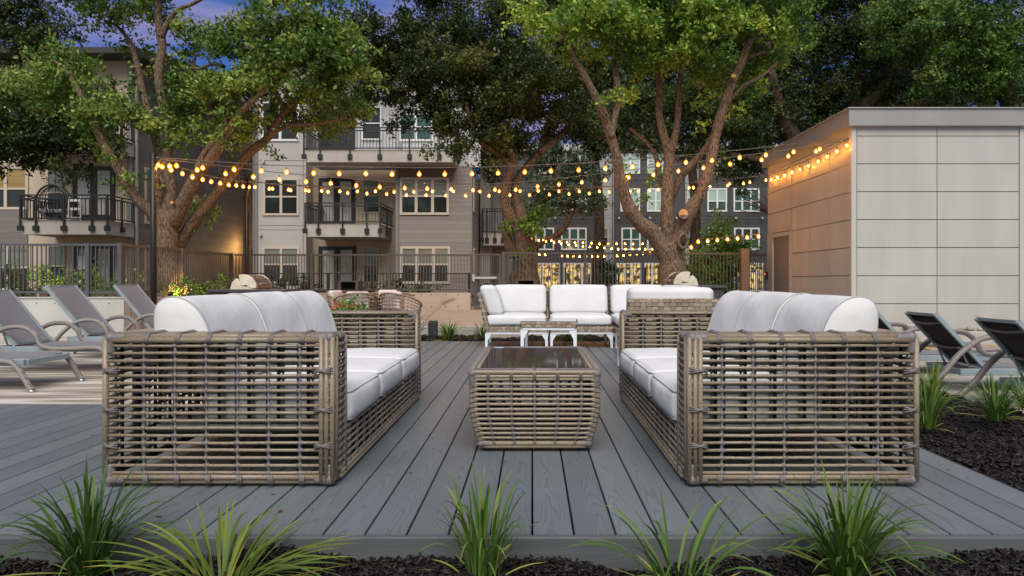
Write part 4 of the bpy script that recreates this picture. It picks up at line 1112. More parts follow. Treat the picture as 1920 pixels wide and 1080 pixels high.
def balcony(root, px0, px1, py_rail, py_top, py_bot, Yf, Yb, left=True, npost=3):
    """slab with fascia and a black picket railing; px at the front edge"""
    x0, x1 = X(px0, Yf), X(px1, Yf); zr, zt_, zb = Z(py_rail, Yf), Z(py_top, Yf), Z(py_bot, Yf)
    m = MB(); m.box(x0, x1, Yf, Yb, zb, zt_)
    b = m.build('balcony', CAP, root, world=True)
    m = MB(); zr0 = zt_ + .06
    def run(a, c):
        a, c = Vector(a), Vector(c); L = (c - a).length; n = max(2, int(L / .13))
        for z in (zr, zr - .12, zr0): m.bar((a.x, a.y, z), (c.x, c.y, z), .045)
        for i in range(n):
            q = a + (c - a) * ((i + .5) / n); m.bar((q.x, q.y, zr0), (q.x, q.y, zr - .12), .02)
    xa, xb = x0 + .02, x1 - .02; yf = Yf - .05
    run((x0 - .05, yf, 0), (x1 + .05, yf, 0)); run((x1 + .05, yf, 0), (x1 + .05, Yb - .05, 0)); run((x0 - .05, yf, 0), (x0 - .05, Yb - .05, 0))
    m.build('railing', DARKM, b, world=True)
    pts = [(x0 + (x1 - x0) * (i + .5) / npost, yf) for i in range(npost)] + [(x1 + .05, yf), (x1 + .05, (Yf + Yb) / 2), (x0 - .05, yf)]
    for (x, y) in pts:
        m = MB(); m.bar((x, y, zb + (zt_ - zb) * .3), (x, y, zr), .055)
        m.box(x - .09, x + .09, y - .045, y + .045, zb + (zt_ - zb) * .25, zb + (zt_ - zb) * .62)
        m.build('railing_post', DARKM, b, world=True)
    return b
# -- left building
YL = 25.0; XL = X(245, YL)
root = thing('apartment_building', (-20, YL, 0), 'cream and dark sided apartment building at the left edge, behind the multi stemmed tree', 'building', 'apartment buildings round the courtyard')
RT = Z(114, YL)
m = MB(); m.box(-45, XL, YL, 34.6, -.6, RT); w = m.build('wall', STUC, root, world=True)
m = MB(); m.box(XL + .002, XL + .05, YL + .02, 34.6, -.6, RT); m.box(-45, X(53, YL) , YL - .04, YL - .001, Z(470, YL), Z(392, YL)); m.build('siding', SID, root, world=True)
m = MB(); m.box(XL - .12, XL + .055, YL - .03, YL + .015, -.6, RT); m.build('corner_trim', M('pipe_paint', (0.26, 0.245, 0.23), 0.5), root, world=True)
m = MB(); m.tube([(XL + .16, YL + .1, -.5), (XL + .16, YL + .1, RT - .3)], .06, 8); m.build('downpipe', M('pipe_paint', (0.26, 0.245, 0.23), 0.5), root, world=True)
m = MB(); m.box(-46, XL + .7, YL - .9, 35, RT, RT + .2); m.prism([(YL - .9, RT + .2), (35, RT + .2), (30, RT + 1.2)], 'x', -46, XL + .7); m.build('roof', EAVE, root, world=True)
window(root, -30, 54, 312, 393, YL, 2, .52, WFR, BLINDW, GLASSD, .09)
window(root, -30, 58, 458, 545, YL, 2, .5, WFR, BLIND, GLASSD, .09)
window(root, 89, 123, 312, 410, YL, 1, .5, WFR, BLIND, GLASSD, .06); french_door(root, 138, 216, 312, 414, YL)
window(root, 90, 124, 460, 546, YL, 1, .45, WFR, BLIND, GLASSD, .06); french_door(root, 141, 214, 458, 548, YL)
window(root, 90, 124, 165, 245, YL, 1, .45, WFR, BLIND, GLASSD, .06); french_door(root, 138, 216, 158, 256, YL, GLASSD)
balcony(root, 43, 200, 366, 413, 439.5, 23.4, YL - .002); balcony(root, 43, 200, 204, 252, 279, 23.4, YL - .002)
# window in the side wall, seen past the pole, and a wall light at its far end
m = MB(); m.box(XL + .051, XL + .10, 25.8, 27.0, Z(420, 26), Z(315, 26)); f = m.build('window', WFR, root, world=True)
m = MB(); m.box(XL + .101, XL + .105, 25.88, 26.92, Z(415, 26), Z(318, 26)); m.build('pane', BLIND, f, world=True)
m = MB(); m.box(XL + .051, XL + .10, 25.8, 27.0, Z(545, 26), Z(462, 26)); f = m.build('window', WFR, root, world=True)
m = MB(); m.box(XL + .101, XL + .105, 25.88, 26.92, Z(540, 26), Z(466, 26)); m.build('pane', BLIND, f, world=True)
for (px, py, yy) in ((262, 432, 26.2), (333, 432, 28.2)):
    m = MB(); m.box(XL + .05, XL + .13, yy, yy + .18, Z(py, yy), Z(py, yy) + .1); m.build('vent_hood', M('vent_grey', (0.2, 0.19, 0.18), 0.5), root, world=True)
def lamp(name, loc, energy, col=(1, .62, .25), size=.12, parent=None, spot=None, aim=None):
    d = bpy.data.lights.new(name, 'SPOT' if spot else 'POINT'); d.energy = energy; d.color = col; d.shadow_soft_size = size
    if spot: d.spot_size = rad(spot); d.spot_blend = .6
    o = bpy.data.objects.new(name, d); COL.objects.link(o); o.location = loc
    if aim: o.rotation_euler = (Vector(loc) - Vector(aim)).to_track_quat('Z', 'Y').to_euler()
    return o
def wall_lamp(loc, label, energy):
    r = thing('wall_lamp', loc, label, 'lamp', 'wall lamps')
    m = MB(); m.box(-.06, .06, -.06, .06, -.16, .16); m.build('housing', DARKM, r)
    m = MB(); m.box(-.045, .045, -.045, .045, -.20, -.161); m.build('glow_glass', ME('lamp_glass', (1, .6, .2), 1.5), r)
    m = MB(); m.box(-.045, .045, -.045, .045, .161, .20); m.build('glow_glass', MATS['lamp_glass'], r)
    return lamp('wall_lamp_light', (loc[0] + .9, loc[1] - 2.0, loc[2] - .3), energy, (1, .55, .18))
wall_lamp(P(464.5, 455, 35.85), 'small wall lamp in the recess between the buildings, behind the second pole', 75)
# -- middle building
YM = 29.6
root = thing('apartment_building', (-7, YM, 0), 'pale three storey building with railed balconies and grey sided bay, behind the dining set', 'building', 'apartment buildings round the courtyard')
XA, XB, XC, XD = X(484, YM), X(574, YM), X(748, YM - .5), X(883, YM - .5)
m = MB(); m.box(XA, XB, YM, 40, -.6, 10.6, 0)
m.box(XB + .002, XC - .002, YM + .9, 40, -.6, 10.6, 1)
m.build('wall', [PALE, STUC], root, world=True)
m = MB(); m.box(XC, XD, YM - .5, 40, -.6, Z(312, YM - .5)); m.build('siding', SIDM, root, world=True)
m = MB(); m.box(XB + .004, XC, YM + .85, YM + .898, 6.0, 10.6)
for i in range(int((XC - XB) / .3)): m.box(XB + .1 + i * .3, XB + .14 + i * .3, YM + .82, YM + .849, 6.0, 10.6)
m.box(XC + .002, X(900, YM), YM + .3, YM + .6, Z(312, YM) + .02, 10.6); m.build('batten_wall', CORR, root, world=True)
m = MB()
for py in (249, 301, 403 + 20, 431):
    m.box(XA, XB, YM - .004, YM - .0005, Z(py, YM) - .012, Z(py, YM) + .012)
m.box(XB - .14, XB - .115, YM - .005, YM - .0006, 0, 10.6); m.build('panel_joint', M('joint_shadow', (0.16, 0.15, 0.145), 0.8), root, world=True)
TRG = M('trim_grey', (0.21, 0.20, 0.195), 0.6)
for q in ((XA - .12, XA - .001, YM - .05, YM + .2, -.6, 10.6), (XC - .14, XC - .003, YM - .54, YM - .3, -.6, Z(312, YM)), (XD + .001, XD + .05, YM - .52, YM - .36, -.6, Z(312, YM))):
    m = MB(); m.box(*q); m.build('corner_trim', TRG, root, world=True)
m = MB(); m.tube([(XA - .22, YM + .1, -.5), (XA - .22, YM + .1, 10.2)], .06, 8); m.build('downpipe', TRG, root, world=True)
m = MB(); m.box(XA - .6, 0.5, YM - .9, 41, 10.6, 10.9); m.build('roof', EAVE, root, world=True)
window(root, 494, 561, 334, 404, YM, 2, .5, WFR, GLASSD, GLASSD, .09); window(root, 493, 562, 463, 531, YM, 2, .48, WFR, BLIND, GLASSD, .09); window(root, 491, 561, 190, 265, YM, 2, .5, WFRW, GLASSD, GLASSD, .09)
YR = YM + .9
french_door(root, 598, 666, 334, 424, YR, CURT); french_door(root, 598, 668, 462, 552, YR, CURT)
window(root, 680, 713, 335, 400, YR, 1, .5, WFR, BLIND, GLASSD, .06); window(root, 680, 712, 463, 531, YR, 1, .5, WFR, BLIND, GLASSD, .06)
YR2 = YM + .82
french_door(root, 598, 666, 205, 284, YR2, GLASSD); window(root, 678, 716, 200, 263, YR2, 1, .5, WFRW, GLASSD, GLASSD, .07)
window(root, 748, 812, 212, 265, YM + .3, 2, .5, WFRW, GLASST, GLASST, .09)
window(root, 750, 842, 333, 403, YM - .5, 3, .5, WFR, BLIND, GLASSD, .10); window(root, 751, 844, 462, 532, YM - .5, 3, .48, WFR, BLIND, GLASSD, .10)
balcony(root, 575, 711, 381, 419, 444, 28.0, YM + .898); balcony(root, 573, 852, 240, 281, 304, 28.0, YM + .5, npost=5)
for q in ((X(488, YM) , X(492, YM), YM - .12, YM - .006, Z(443, YM), Z(438, YM)), (X(493, YM), X(497, YM), YM - .12, YM - .006, Z(306, YM), Z(301, YM))):
    m = MB(); m.box(*q); m.build('vent_hood', M('pale_vent', (0.45, 0.43, 0.41), 0.5), root, world=True)
m = MB(); m.box(XD + .06, XD + .55, 33.5, 40, -.6, 10.6); m.box(XD + .06, XD + 1.4, 36, 40, -.6, 10.6); m.build('rear_wing', M('grey_stucco', (0.30, 0.285, 0.265), 0.85, var=0.05), root, world=True)
for (z0_, z1_) in ((Z(398, 30.5), Z(330, 30.5)), (Z(530, 30.5), Z(465, 30.5))):
    m = MB(); m.box(XD + .001, XD + .05, 30.2, 31.1, z0_, z1_); f = m.build('window', WFR, root, world=True); m = MB(); m.box(XD + .051, XD + .055, 30.28, 31.02, z0_ + .08, z1_ - .08); m.build('pane', GLASSD, f, world=True)
balcony(root, 906, 950, 392, 437, 460, 33.0, 36)
# ground floor patio fence of the middle building
fence('low black patio railing under the middle building, behind the picket fence', [(X(455, 26), 26), (X(900, 26), 26)], Z(560, 26), Z(512, 26), .12, [(X(p, 26), 26) for p in (570, 615, 697, 790, 880)], DARKM, .09, name='patio_railing', group='black patio railings by the buildings')
m = MB()
# -- link between the two buildings with a lit stair window
root = thing('stair_tower', (X(472, 36), 36, 0), 'dark recess wall with a warm lit stair window between the two apartment buildings', 'building')
m = MB(); m.box(XL - 5, X(520, 36), 36, 38, -.6, 10.5); m.build('wall', M('brown_panel', (0.115, 0.10, 0.092), 0.7, var=0.1), root, world=True)
for (a, b, c, d) in ((475, 484, 340, 412), (474, 483, 232, 266)):
    f = window(root, a, b, c, d, 36, 1, .5, DARKM, LITW, LITW, .06)
f = window(root, 471.5, 484, 468, 524, 36, 1, .72, DARKM, LITW, DARKM, .08, name='door')
# -- dark building at the far right
YD = 50.0
root = thing('apartment_building', (8, YD, 0), 'charcoal apartment building with white framed windows, far behind the right tree', 'building', 'apartment buildings round the courtyard')
m = MB(); m.box(X(940, YD), 45, YD, 62, -.6, 10.3); w = m.build('wall', DPAN, root, world=True)
m = MB()
for py in (300, 338, 405, 412, 418, 478): m.box(X(940, YD), 40, YD - .004, YD - .0005, Z(py, YD) - .02, Z(py, YD) + .02)
for px in range(985, 1440, 38): m.box(X(px, YD) - .012, X(px, YD) + .012, YD - .0045, YD - .0006, 0, 10.3)
m.build('panel_joint', M('black_joint', (0.02, 0.02, 0.022), 0.8), root, world=True)
m = MB()
for (a, b) in ((1117, 1147), (1284, 1305)): m.box(X(a, YD), X(b, YD), YD - .12, YD - .006, -.5, 10.3)
m.build('siding', GSID, root, world=True)
for p_ in (1148, 1306): m = MB(); m.box(X(p_, YD), X(p_ + 3, YD), YD - .16, YD - .007, 0, 10.2); m.build('downpipe', MATS['trim_grey'], root, world=True)
m = MB(); m.box(X(938, YD), 45.2, YD - .3, 62.2, 10.3, 10.75); m.build('roof_parapet', M('pale_parapet', (0.42, 0.42, 0.43), 0.7), root, world=True)
for (a, b, n, up, lo) in ((1003, 1039, 2, GLASST, GLASST), (1052, 1100, 3, GLASST, GLASST), (1165, 1201, 2, GLASST, GLASST), (1213, 1259, 3, GLASSB, GLASST), (1327, 1363, 3, GLASSB, GLASST), (1376, 1424, 3, GLASSD, GLASST)):
    window(root, a, b, 427, 469, YD, n, .52, WFRW, up, lo, .11)
for (a, b, n, up, lo) in ((1010, 1046, 2, GLASST, GLASST), (1060, 1100, 3, GLASST, GLASST), (1163, 1200, 2, GLASSB, GLASSB), (1213, 1262, 3, GLASSB, GLASSB), (1326, 1363, 2, GLASSB, GLASST), (1375, 1424, 3, GLASST, GLASST)):
    window(root, a, b, 353, 397, YD, n, .55, WFRW, up, lo, .11)
    window(root, a, b, 282, 326, YD, n, .55, WFRW, up, lo, .11)
for (a, b) in ((1124, 1141), (1287, 1303)):
    window(root, a, b, 427, 463, YD - .12, 1, .5, WFR, BLIND, GLASSD, .08); window(root, a, b, 352, 392, YD - .12, 1, .5, WFR, GLASSB, BLIND, .08)
for (a, b, n) in ((1000, 1050, 3), (1056, 1109, 3), (1156, 1202, 3), (1208, 1252, 3), (1262, 1310, 3), (1318, 1365, 3), (1376, 1432, 4)):
    window(root, a, b, 493, 546, YD, n, .35, WFRW, LITY, LITY, .10)
for px in (1041, 1160, 1218, 1268, 1379, 1428):
    m = MB(); m.box(X(px, YD) - .06, X(px, YD) + .06, YD - .2, YD - .006, Z(411, YD), Z(407, YD)); m.build('vent_hood', MATS['pale_vent'], root, world=True)
fence('black patio railing along the ground floor of the charcoal building', [(X(985, 44), 44), (X(1440, 44), 44)], -.1, Z(502, 44), .14, [(X(p, 44), 44) for p in (1000, 1060, 1115, 1160, 1210, 1260, 1320, 1380)], DARKM, .10, name='patio_railing', group='black patio railings by the buildings')
# warm point light under the far strings, no fixture modelled
lamp('courtyard_glow', (X(1100, 40), 42, 3.2), 160, (1, .55, .2), .4)

# ------------------------------------------------------------------ balcony furniture
yb_ = 24.2; zf = Z(413, 23.4)
root = thing('egg_chair', (X(104, yb_), yb_, zf), 'black hanging egg chair with a plaid cushion on the left balcony', 'chair')
m = MB(); c = Vector((0, 0, .72))
for k in range(14):
    a = math.pi * k / 14; m.tube([(c.x + .55 * math.cos(t) * math.cos(a) , c.y + .35 * math.cos(t) * math.sin(a), c.z + .58 * math.sin(t)) for t in [2 * math.pi * i / 22 for i in range(22)]], .012, 5, closed=True)
m.tube([(.55 * math.cos(t), -.2, c.z + .58 * math.sin(t)) for t in [2 * math.pi * i / 24 for i in range(24)]], .035, 8, closed=True); m.build('basket', DARKM, root, smooth=True)
m = MB(); m.tube(spline([(-.5, .1, .03), (0, .3, .03), (.5, .1, .03)], 5), .03, 6); m.tube(spline([(0, .3, .03), (.02, .42, .9), (0, .3, 1.75), (0, .02, 1.85)], 6), .03, 6); m.tube([(0, .02, 1.85), (0, 0, 1.3)], .012, 5); m.build('stand', DARKM, root, smooth=True)
m = MB(); rounded_box(m, (0, -.06, .38), (.40, .2, .07), .05, 9); m.build('cushion', M('plaid_cushion', (0.35, 0.34, 0.40), 0.9, dark=(0.08, 0.08, 0.12), scale=12), root, smooth=True)
root = thing('folding_chair', (X(150, yb_), yb_ - .3, zf), 'white slatted folding chair on the left balcony, next to the black egg chair', 'chair')
m = MB(); WPL = M('white_plastic', (0.62, 0.62, 0.60), 0.5)
for x in (-.22, .22): m.tube([(x, 0, 0), (x, .04, .82), (x * .8, .05, .86)], .018, 6)
m.build('frame', WPL, root); 
for z in (.08, .40, .70): m = MB(); m.box(-.2, .2, .0, .03, z, z + .08); m.build('slat', WPL, root)
# white board on the ground floor door
root = thing('notice_board', (X(155, 24.6), 24.6, Z(505, 24.6)), 'plain white board behind the left fence, before the ground floor door', 'board')
m = MB(); m.box(X(146.5, 24.6), X(164, 24.6), 24.58, 24.62, Z(505, 24.6), Z(480, 24.6)); m.build('panel', M('board_white', (0.6, 0.62, 0.64), 0.6), root, world=True)
m = MB(); m.bar((X(155, 24.6), 24.66, .4), (X(155, 24.6), 24.66, Z(482, 24.6)), .05); m.build('post', DARKM, root, world=True)

# ------------------------------------------------------------------ trees
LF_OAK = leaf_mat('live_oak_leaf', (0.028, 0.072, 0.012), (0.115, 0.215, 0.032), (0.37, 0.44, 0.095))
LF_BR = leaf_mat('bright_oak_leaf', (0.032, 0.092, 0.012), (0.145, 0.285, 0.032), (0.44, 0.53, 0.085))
LF_DK = leaf_mat('dark_shaded_leaf', (0.009, 0.022, 0.006), (0.042, 0.074, 0.015), (0.155, 0.17, 0.045))  # shade and backlight of the dark crowns put into the leaf colour
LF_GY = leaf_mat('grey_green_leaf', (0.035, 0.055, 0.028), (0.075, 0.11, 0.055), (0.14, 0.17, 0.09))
LF_YG = leaf_mat('fresh_green_leaf', (0.03, 0.08, 0.012), (0.075, 0.17, 0.024), (0.18, 0.29, 0.045))
def leaf_cloud(centres, dirs, k, L, W, spread, tw, up=0.5):
    """k leaves along each twig: returns verts, quads, tint"""
    n = len(centres)
    c = np.repeat(centres, k, 0); d = np.repeat(dirs, k, 0)
    t = NR.uniform(-.5, .5, (n * k, 1)); p = c + d * t * spread * 2.4 + NR.normal(0, spread * .33, (n * k, 3))
    a = d * .7 + NR.normal(0, .75, (n * k, 3)); a /= np.linalg.norm(a, axis=1)[:, None]
    nr = NR.normal(0, .8, (n * k, 3)) + np.array([0, -.25, up]); b = np.cross(a, nr); b /= (np.linalg.norm(b, axis=1)[:, None] + 1e-9)
    s = NR.uniform(.65, 1.3, (n * k, 1)); la, lb = a * L * s, b * W * s * .5
    nn = np.cross(a, b) * (W * .18)
    v = np.stack([p, p + la * .45 + lb + nn, p + la, p + la * .45 - lb + nn], 1).reshape(-1, 3)
    q = np.arange(n * k * 4).reshape(-1, 4)
    return v, q, np.clip(np.repeat(tw, k) + NR.normal(0, .17, n * k), 0, 1)
TWIGN = [0]
def crown(root, clusters, mat, dens=70, L=.075, W=.036, k=20, spread=.13, depth=.7, limbs=None, barkmat=BARK, name='crown', twigs=1.0, shell=.45, tone=.45, yoff=0.0):
    """clusters: (px, py, Y, rx_px, ry_px[, density factor]) ellipsoids; leaves hang on twigs spread through their volume"""
    C, D, T, K = [], [], [], []
    for cl in clusters:
        px, py, Y, rx, ry = cl[:5]; Y += yoff if py > 60 else 0; f = cl[5] if len(cl) > 5 else 1.0
        c = np.array(P(px, py, Y)); rxm, rzm = rx * Y / F, ry * Y / F; rym = depth * (rxm + rzm) / 2 + .25
        # several sub-clumps make an uneven outline
        ns = max(4, int(9 * rxm * rzm) + 4)
        sd = NR.normal(0, 1, (ns, 3)); sd /= np.linalg.norm(sd, axis=1)[:, None]; sr = NR.uniform(0, 1, (ns, 1)) ** shell
        sub = sd * sr * np.array([rxm, rym, rzm]); srad = NR.uniform(.18, .40, ns) * min(1.0, .35 + .5 * min(rxm, rzm))
        n = int(dens * f * math.pi * rxm * rzm)
        if n < 3: n = 3
        pick = NR.randint(0, ns, n)
        g = NR.normal(0, 1, (n, 3)) * srad[pick][:, None] * np.array([1.15, 1.0, .62])
        C.append(c + sub[pick] + g); o = sub[pick] / np.array([rxm, rym, rzm]) + NR.normal(0, .6, (n, 3)) + np.array([0, 0, .1]); D.append(o / np.linalg.norm(o, axis=1)[:, None])
        st = NR.normal(tone, .22, ns); T.append(st[pick] + NR.normal(0, .05, n))
        K.append(c + sub)
    C, D, T = np.vstack(C), np.vstack(D), np.concatenate(T)
    v, q, t = leaf_cloud(C, D, k, L, W, spread, T)
    np_mesh(name, v, q, mat, root, tint=t)
    if limbs and twigs > 0:
        # fine branches from the limbs out to the sub-clumps
        pts = [(Vector(a), r) for l in limbs for a, r in l]
        m = MB(); K = np.vstack(K); R.shuffle(K_ := [Vector(x) for x in K])
        for q_ in K_[:int(min(len(K_), 170) * twigs)]:
            near = min(pts, key=lambda e: (e[0] - q_).length - e[1] * 2)
            a = near[0]; L_ = (q_ - a).length
            if L_ < .2 or L_ > 3.2: continue
            mid1 = a.lerp(q_, .35) + Vector((R.uniform(-.12, .12), R.uniform(-.12, .12), R.uniform(-.02, .16))) * L_; mid2 = a.lerp(q_, .7) + Vector((R.uniform(-.1, .1), R.uniform(-.1, .1), R.uniform(-.05, .12))) * L_
            r0 = min(near[1] * .6, .012 + .012 * L_)
            m.tube([a, mid1, mid2, q_], [r0, r0 * .75, r0 * .5, r0 * .25], 5, 0, cap=False)
            for _ in range(3):
                s_ = mid1.lerp(q_, R.random()); e = s_ + Vector((R.gauss(0, .28), R.gauss(0, .28), R.gauss(.05, .2)))
                m.tube([s_, s_.lerp(e, .5) + Vector((R.gauss(0, .04), 0, R.gauss(0, .04))), e], [r0 * .4, r0 * .28, .003], 4, 0, cap=False)
        if m.v: m.build('twigs', barkmat, root, smooth=True)
def limb(pts, Y, dy=None):
    """pts (px, py, r_px); Y depth at start; dy total depth change along the limb"""
    o = []
    for i, (px, py, r) in enumerate(pts):
        y = Y + (dy or 0) * i / max(1, len(pts) - 1); o.append((P(px, py, y), r * y / F))
    return o
def tree(name, base_px, base_py, Y, label, limbs, clusters, leaf, group='trees round the courtyard', barkmat=BARK, knots=(), rscale=.80, **kw):
    root = thing(name, P(base_px, base_py, Y), label, 'tree', group)
    m = MB()
    for i, l in enumerate(limbs):
        p = spline([a for a, r in l], 5); rs = []
        for j in range(len(l) - 1): rs += [l[j][1] + (l[j + 1][1] - l[j][1]) * t / 5 for t in range(5)]
        rs.append(l[-1][1])
        rs = [r * (rscale if i else .74) * (1 + .05 * math.sin(j * .9 + i) + .03 * R.uniform(-1, 1)) for j, r in enumerate(rs)]
        mb_n = 14 if max(rs) > .12 else 8
        m.tube(p, rs, mb_n, 0)
    m.build('trunk', barkmat, root, smooth=True, world=True)
    for (px, py, y, r, kind) in knots:
        m = MB(); c = Vector(P(px, py, y)); r *= y / F
        if kind == 'cut':
            m.tube([c + Vector((0, .1, -.02)), c + Vector((0, -.02, 0))], [r * 1.05, r], 14, 0); m.tube([c + Vector((0, -.019, 0)), c + Vector((0, -.024, 0))], [r * .86, r * .86], 14, 1)
        else:
            ring = [(c.x + r * .75 * math.cos(t), c.y - .01, c.z + r * 1.2 * math.sin(t)) for t in [2 * math.pi * i / 16 for i in range(16)]]
            m.tube(ring, r * .30, 8, 0, closed=True); m.lathe(c + Vector((0, .02, 0)), [(r * .1, -r), (r * .55, -r * .6), (r * .6, 0), (r * .55, r * .6), (r * .1, r)], 10, 2)
        m.build('branch_scar', [BARK, M('cut_wood', (0.52, 0.28, 0.11), 0.8, var=0.25, scale=8), M('hollow', (0.03, 0.022, 0.018), 0.9)], root, smooth=(kind != 'cut'), world=True)
    crown(root, [c if c[2] > 5 else (c[0], c[1], Y + c[2], *c[3:]) for c in clusters], leaf, limbs=[[(a, r * rscale) for a, r in l] for l in limbs], barkmat=barkmat, **kw)
    return root
# the multi stemmed oak at the left
YT = 15.2
LL = [limb([(316, 575, 40), (314, 540, 33), (313, 500, 30), (311, 460, 30), (312, 425, 30), (316, 395, 25)], YT),
      limb([(312, 450, 20), (285, 400, 17), (258, 375, 14), (232, 335, 13), (212, 300, 12), (190, 262, 12), (172, 222, 9), (150, 175, 8), (122, 130, 5), (95, 112, 3)], YT, -1.0),
      limb([(306, 440, 17), (298, 395, 14), (302, 340, 11), (298, 290, 11), (285, 240, 10), (268, 170, 9), (256, 115, 8), (244, 80, 7), (220, 50, 4), (196, 38, 3)], YT, .8),
      limb([(314, 410, 22), (320, 360, 17), (313, 290, 14), (316, 230, 14), (304, 190, 12), (298, 140, 12), (304, 90, 12), (300, 60, 11), (296, 20, 10), (298, -40, 8), (300, -110, 5)], YT, .2),
      limb([(303, 70, 10), (316, 40, 7), (335, 18, 6), (360, 8, 5), (386, -8, 4), (420, -40, 3)], YT + .1, -.4),
      limb([(316, 250, 11), (328, 215, 9), (342, 175, 7), (352, 150, 5), (366, 110, 4)], YT + .1, .4),
      limb([(322, 420, 24), (345, 375, 18), (372, 325, 16), (402, 288, 14), (428, 250, 12), (440, 225, 10), (462, 200, 8), (488, 176, 6), (520, 140, 4)], YT, -1.4),
      limb([(368, 320, 9), (384, 285, 8), (408, 262, 7), (422, 235, 6), (432, 200, 5), (438, 176, 4)], YT - .5, -.3),
      limb([(330, 470, 18), (360, 420, 17), (398, 372, 14), (440, 318, 13), (470, 285, 12), (505, 255, 11), (525, 222, 10), (548, 195, 8), (570, 166, 7), (588, 150, 5), (620, 110, 3)], YT + .3, -1.0),
      limb([(512, 248, 8), (545, 235, 6), (590, 232, 5), (640, 222, 4), (664, 200, 3)], YT - .2, -.4),
      limb([(505, 258, 7), (505, 230, 6), (510, 200, 5), (520, 170, 3)], YT - .2, .2),
      limb([(350, 440, 15), (368, 415, 14), (372, 385, 13), (366, 368, 10)], YT + .4, .2),
      limb([(420, 125, 6), (400, 120, 5), (372, 128, 4), (340, 126, 3)], YT - .6, .3)]
tree('live_oak', 316, 575, YT, 'large multi stemmed live oak behind the left fence, its limbs spreading over the string lights', LL,
     [(60, 145, -.6, 80, 45, 1.1), (20, 175, -.4, 45, 40), (120, 185, -.7, 55, 40, 1.1), (150, 135, -.9, 40, 30), (110, 110, -.8, 45, 30), (185, 205, -.9, 40, 35, 1.1), (215, 215, -.6, 40, 40), (170, 245, -.5, 30, 26),
      (236, 190, -.6, 25, 45, .8), (262, 225, -.5, 40, 25), (330, 195, -.3, 45, 40, 1.1), (355, 235, -.3, 40, 28, .9), (365, 150, 0, 50, 34), (400, 180, -1.0, 55, 34, 1.2), (450, 150, -1.2, 60, 38, 1.3), (500, 130, -1.4, 70, 45, 1.4), (545, 85, -1.6, 75, 50, 1.5),
      (600, 120, -1.5, 70, 45, 1.4), (470, 75, -1.2, 60, 40, 1.3), (420, 40, -.9, 60, 40, 1.1), (520, 30, -1.3, 90, 40, 1.3), (600, 50, -1.5, 80, 50, 1.4), (640, 95, -1.4, 45, 40, 1.2), (650, 145, -1.3, 30, 25), (585, 165, -1.3, 50, 28, .9),
      (340, 60, .3, 50, 40, .8), (270, 25, .4, 55, 30, .9), (200, 25, .2, 45, 25, .9), (160, -5, .2, 60, 25), (255, 90, .6, 30, 30, .5), (330, 110, .5, 45, 25, .6), (390, 240, -.6, 40, 30, .8), (440, 255, -.6, 35, 25, .7), (480, 235, -.6, 45, 28, .8), (520, 185, -.6, 45, 28, 1), (570, 195, -.6, 45, 26, 1), (625, 185, -.8, 45, 28, 1.1), (660, 205, -.5, 40, 24, .9), (560, 225, -.2, 40, 20, .7), (540, 235, -.2, 35, 20, .5), (640, 240, 0, 50, 22, .6), (600, 215, 0, 40, 22, .5),
      (330, 265, -.2, 30, 20, .6), (225, 330, -1.0, 16, 26, .5), (200, 290, -1.1, 14, 14, .5), (250, 350, -.9, 14, 20, .35), (385, 395, .2, 34, 26, .5), (372, 425, .2, 22, 18, .4), (500, 290, -.4, 22, 16, .35), (470, 205, -1.0, 40, 28, 1), (300, -60, 0, 200, 50, 1), (520, -60, -1, 200, 60, 1.1), (100, -40, 0, 150, 40, 1)],
     LF_OAK, dens=78, L=.10, W=.052, k=18, spread=.13, tone=.56, yoff=.2, rscale=.66, knots=[(299, 345, YT - .22, 9, 'ring'), (323, 380, YT - .33, 3.5, 'cut')])
# overhanging dark oak further left
YO = 18.6
LO = [limb([(-160, 600, 40), (-150, 450, 32), (-120, 320, 26), (-60, 230, 18), (0, 190, 12), (60, 170, 7)], YO), limb([(-130, 330, 18), (-60, 300, 12), (20, 290, 8), (90, 280, 5), (130, 300, 3)], YO), limb([(-120, 320, 18), (-90, 180, 14), (-30, 60, 10), (40, 10, 7), (90, 30, 4)], YO), limb([(-40, 0, 8), (20, 42, 6), (60, 90, 4)], YO)]
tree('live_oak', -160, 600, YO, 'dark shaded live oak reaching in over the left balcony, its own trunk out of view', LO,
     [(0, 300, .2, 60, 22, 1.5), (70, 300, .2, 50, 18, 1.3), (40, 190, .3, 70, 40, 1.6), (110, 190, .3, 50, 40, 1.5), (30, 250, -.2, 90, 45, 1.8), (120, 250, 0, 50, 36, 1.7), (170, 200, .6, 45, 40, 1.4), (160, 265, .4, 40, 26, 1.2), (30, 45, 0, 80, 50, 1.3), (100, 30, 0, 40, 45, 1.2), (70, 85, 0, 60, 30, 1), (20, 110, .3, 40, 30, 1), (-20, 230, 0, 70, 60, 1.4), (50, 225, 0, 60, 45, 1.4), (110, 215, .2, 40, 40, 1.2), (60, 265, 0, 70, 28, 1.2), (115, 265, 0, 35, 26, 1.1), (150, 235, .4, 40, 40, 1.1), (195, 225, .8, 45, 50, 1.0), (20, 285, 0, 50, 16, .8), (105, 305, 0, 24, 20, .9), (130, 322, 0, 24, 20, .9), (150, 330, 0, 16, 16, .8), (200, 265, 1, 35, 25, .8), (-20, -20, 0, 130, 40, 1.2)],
     LF_DK, barkmat=BARKD, dens=62, L=.10, W=.052, k=20, spread=.16, tone=.35)
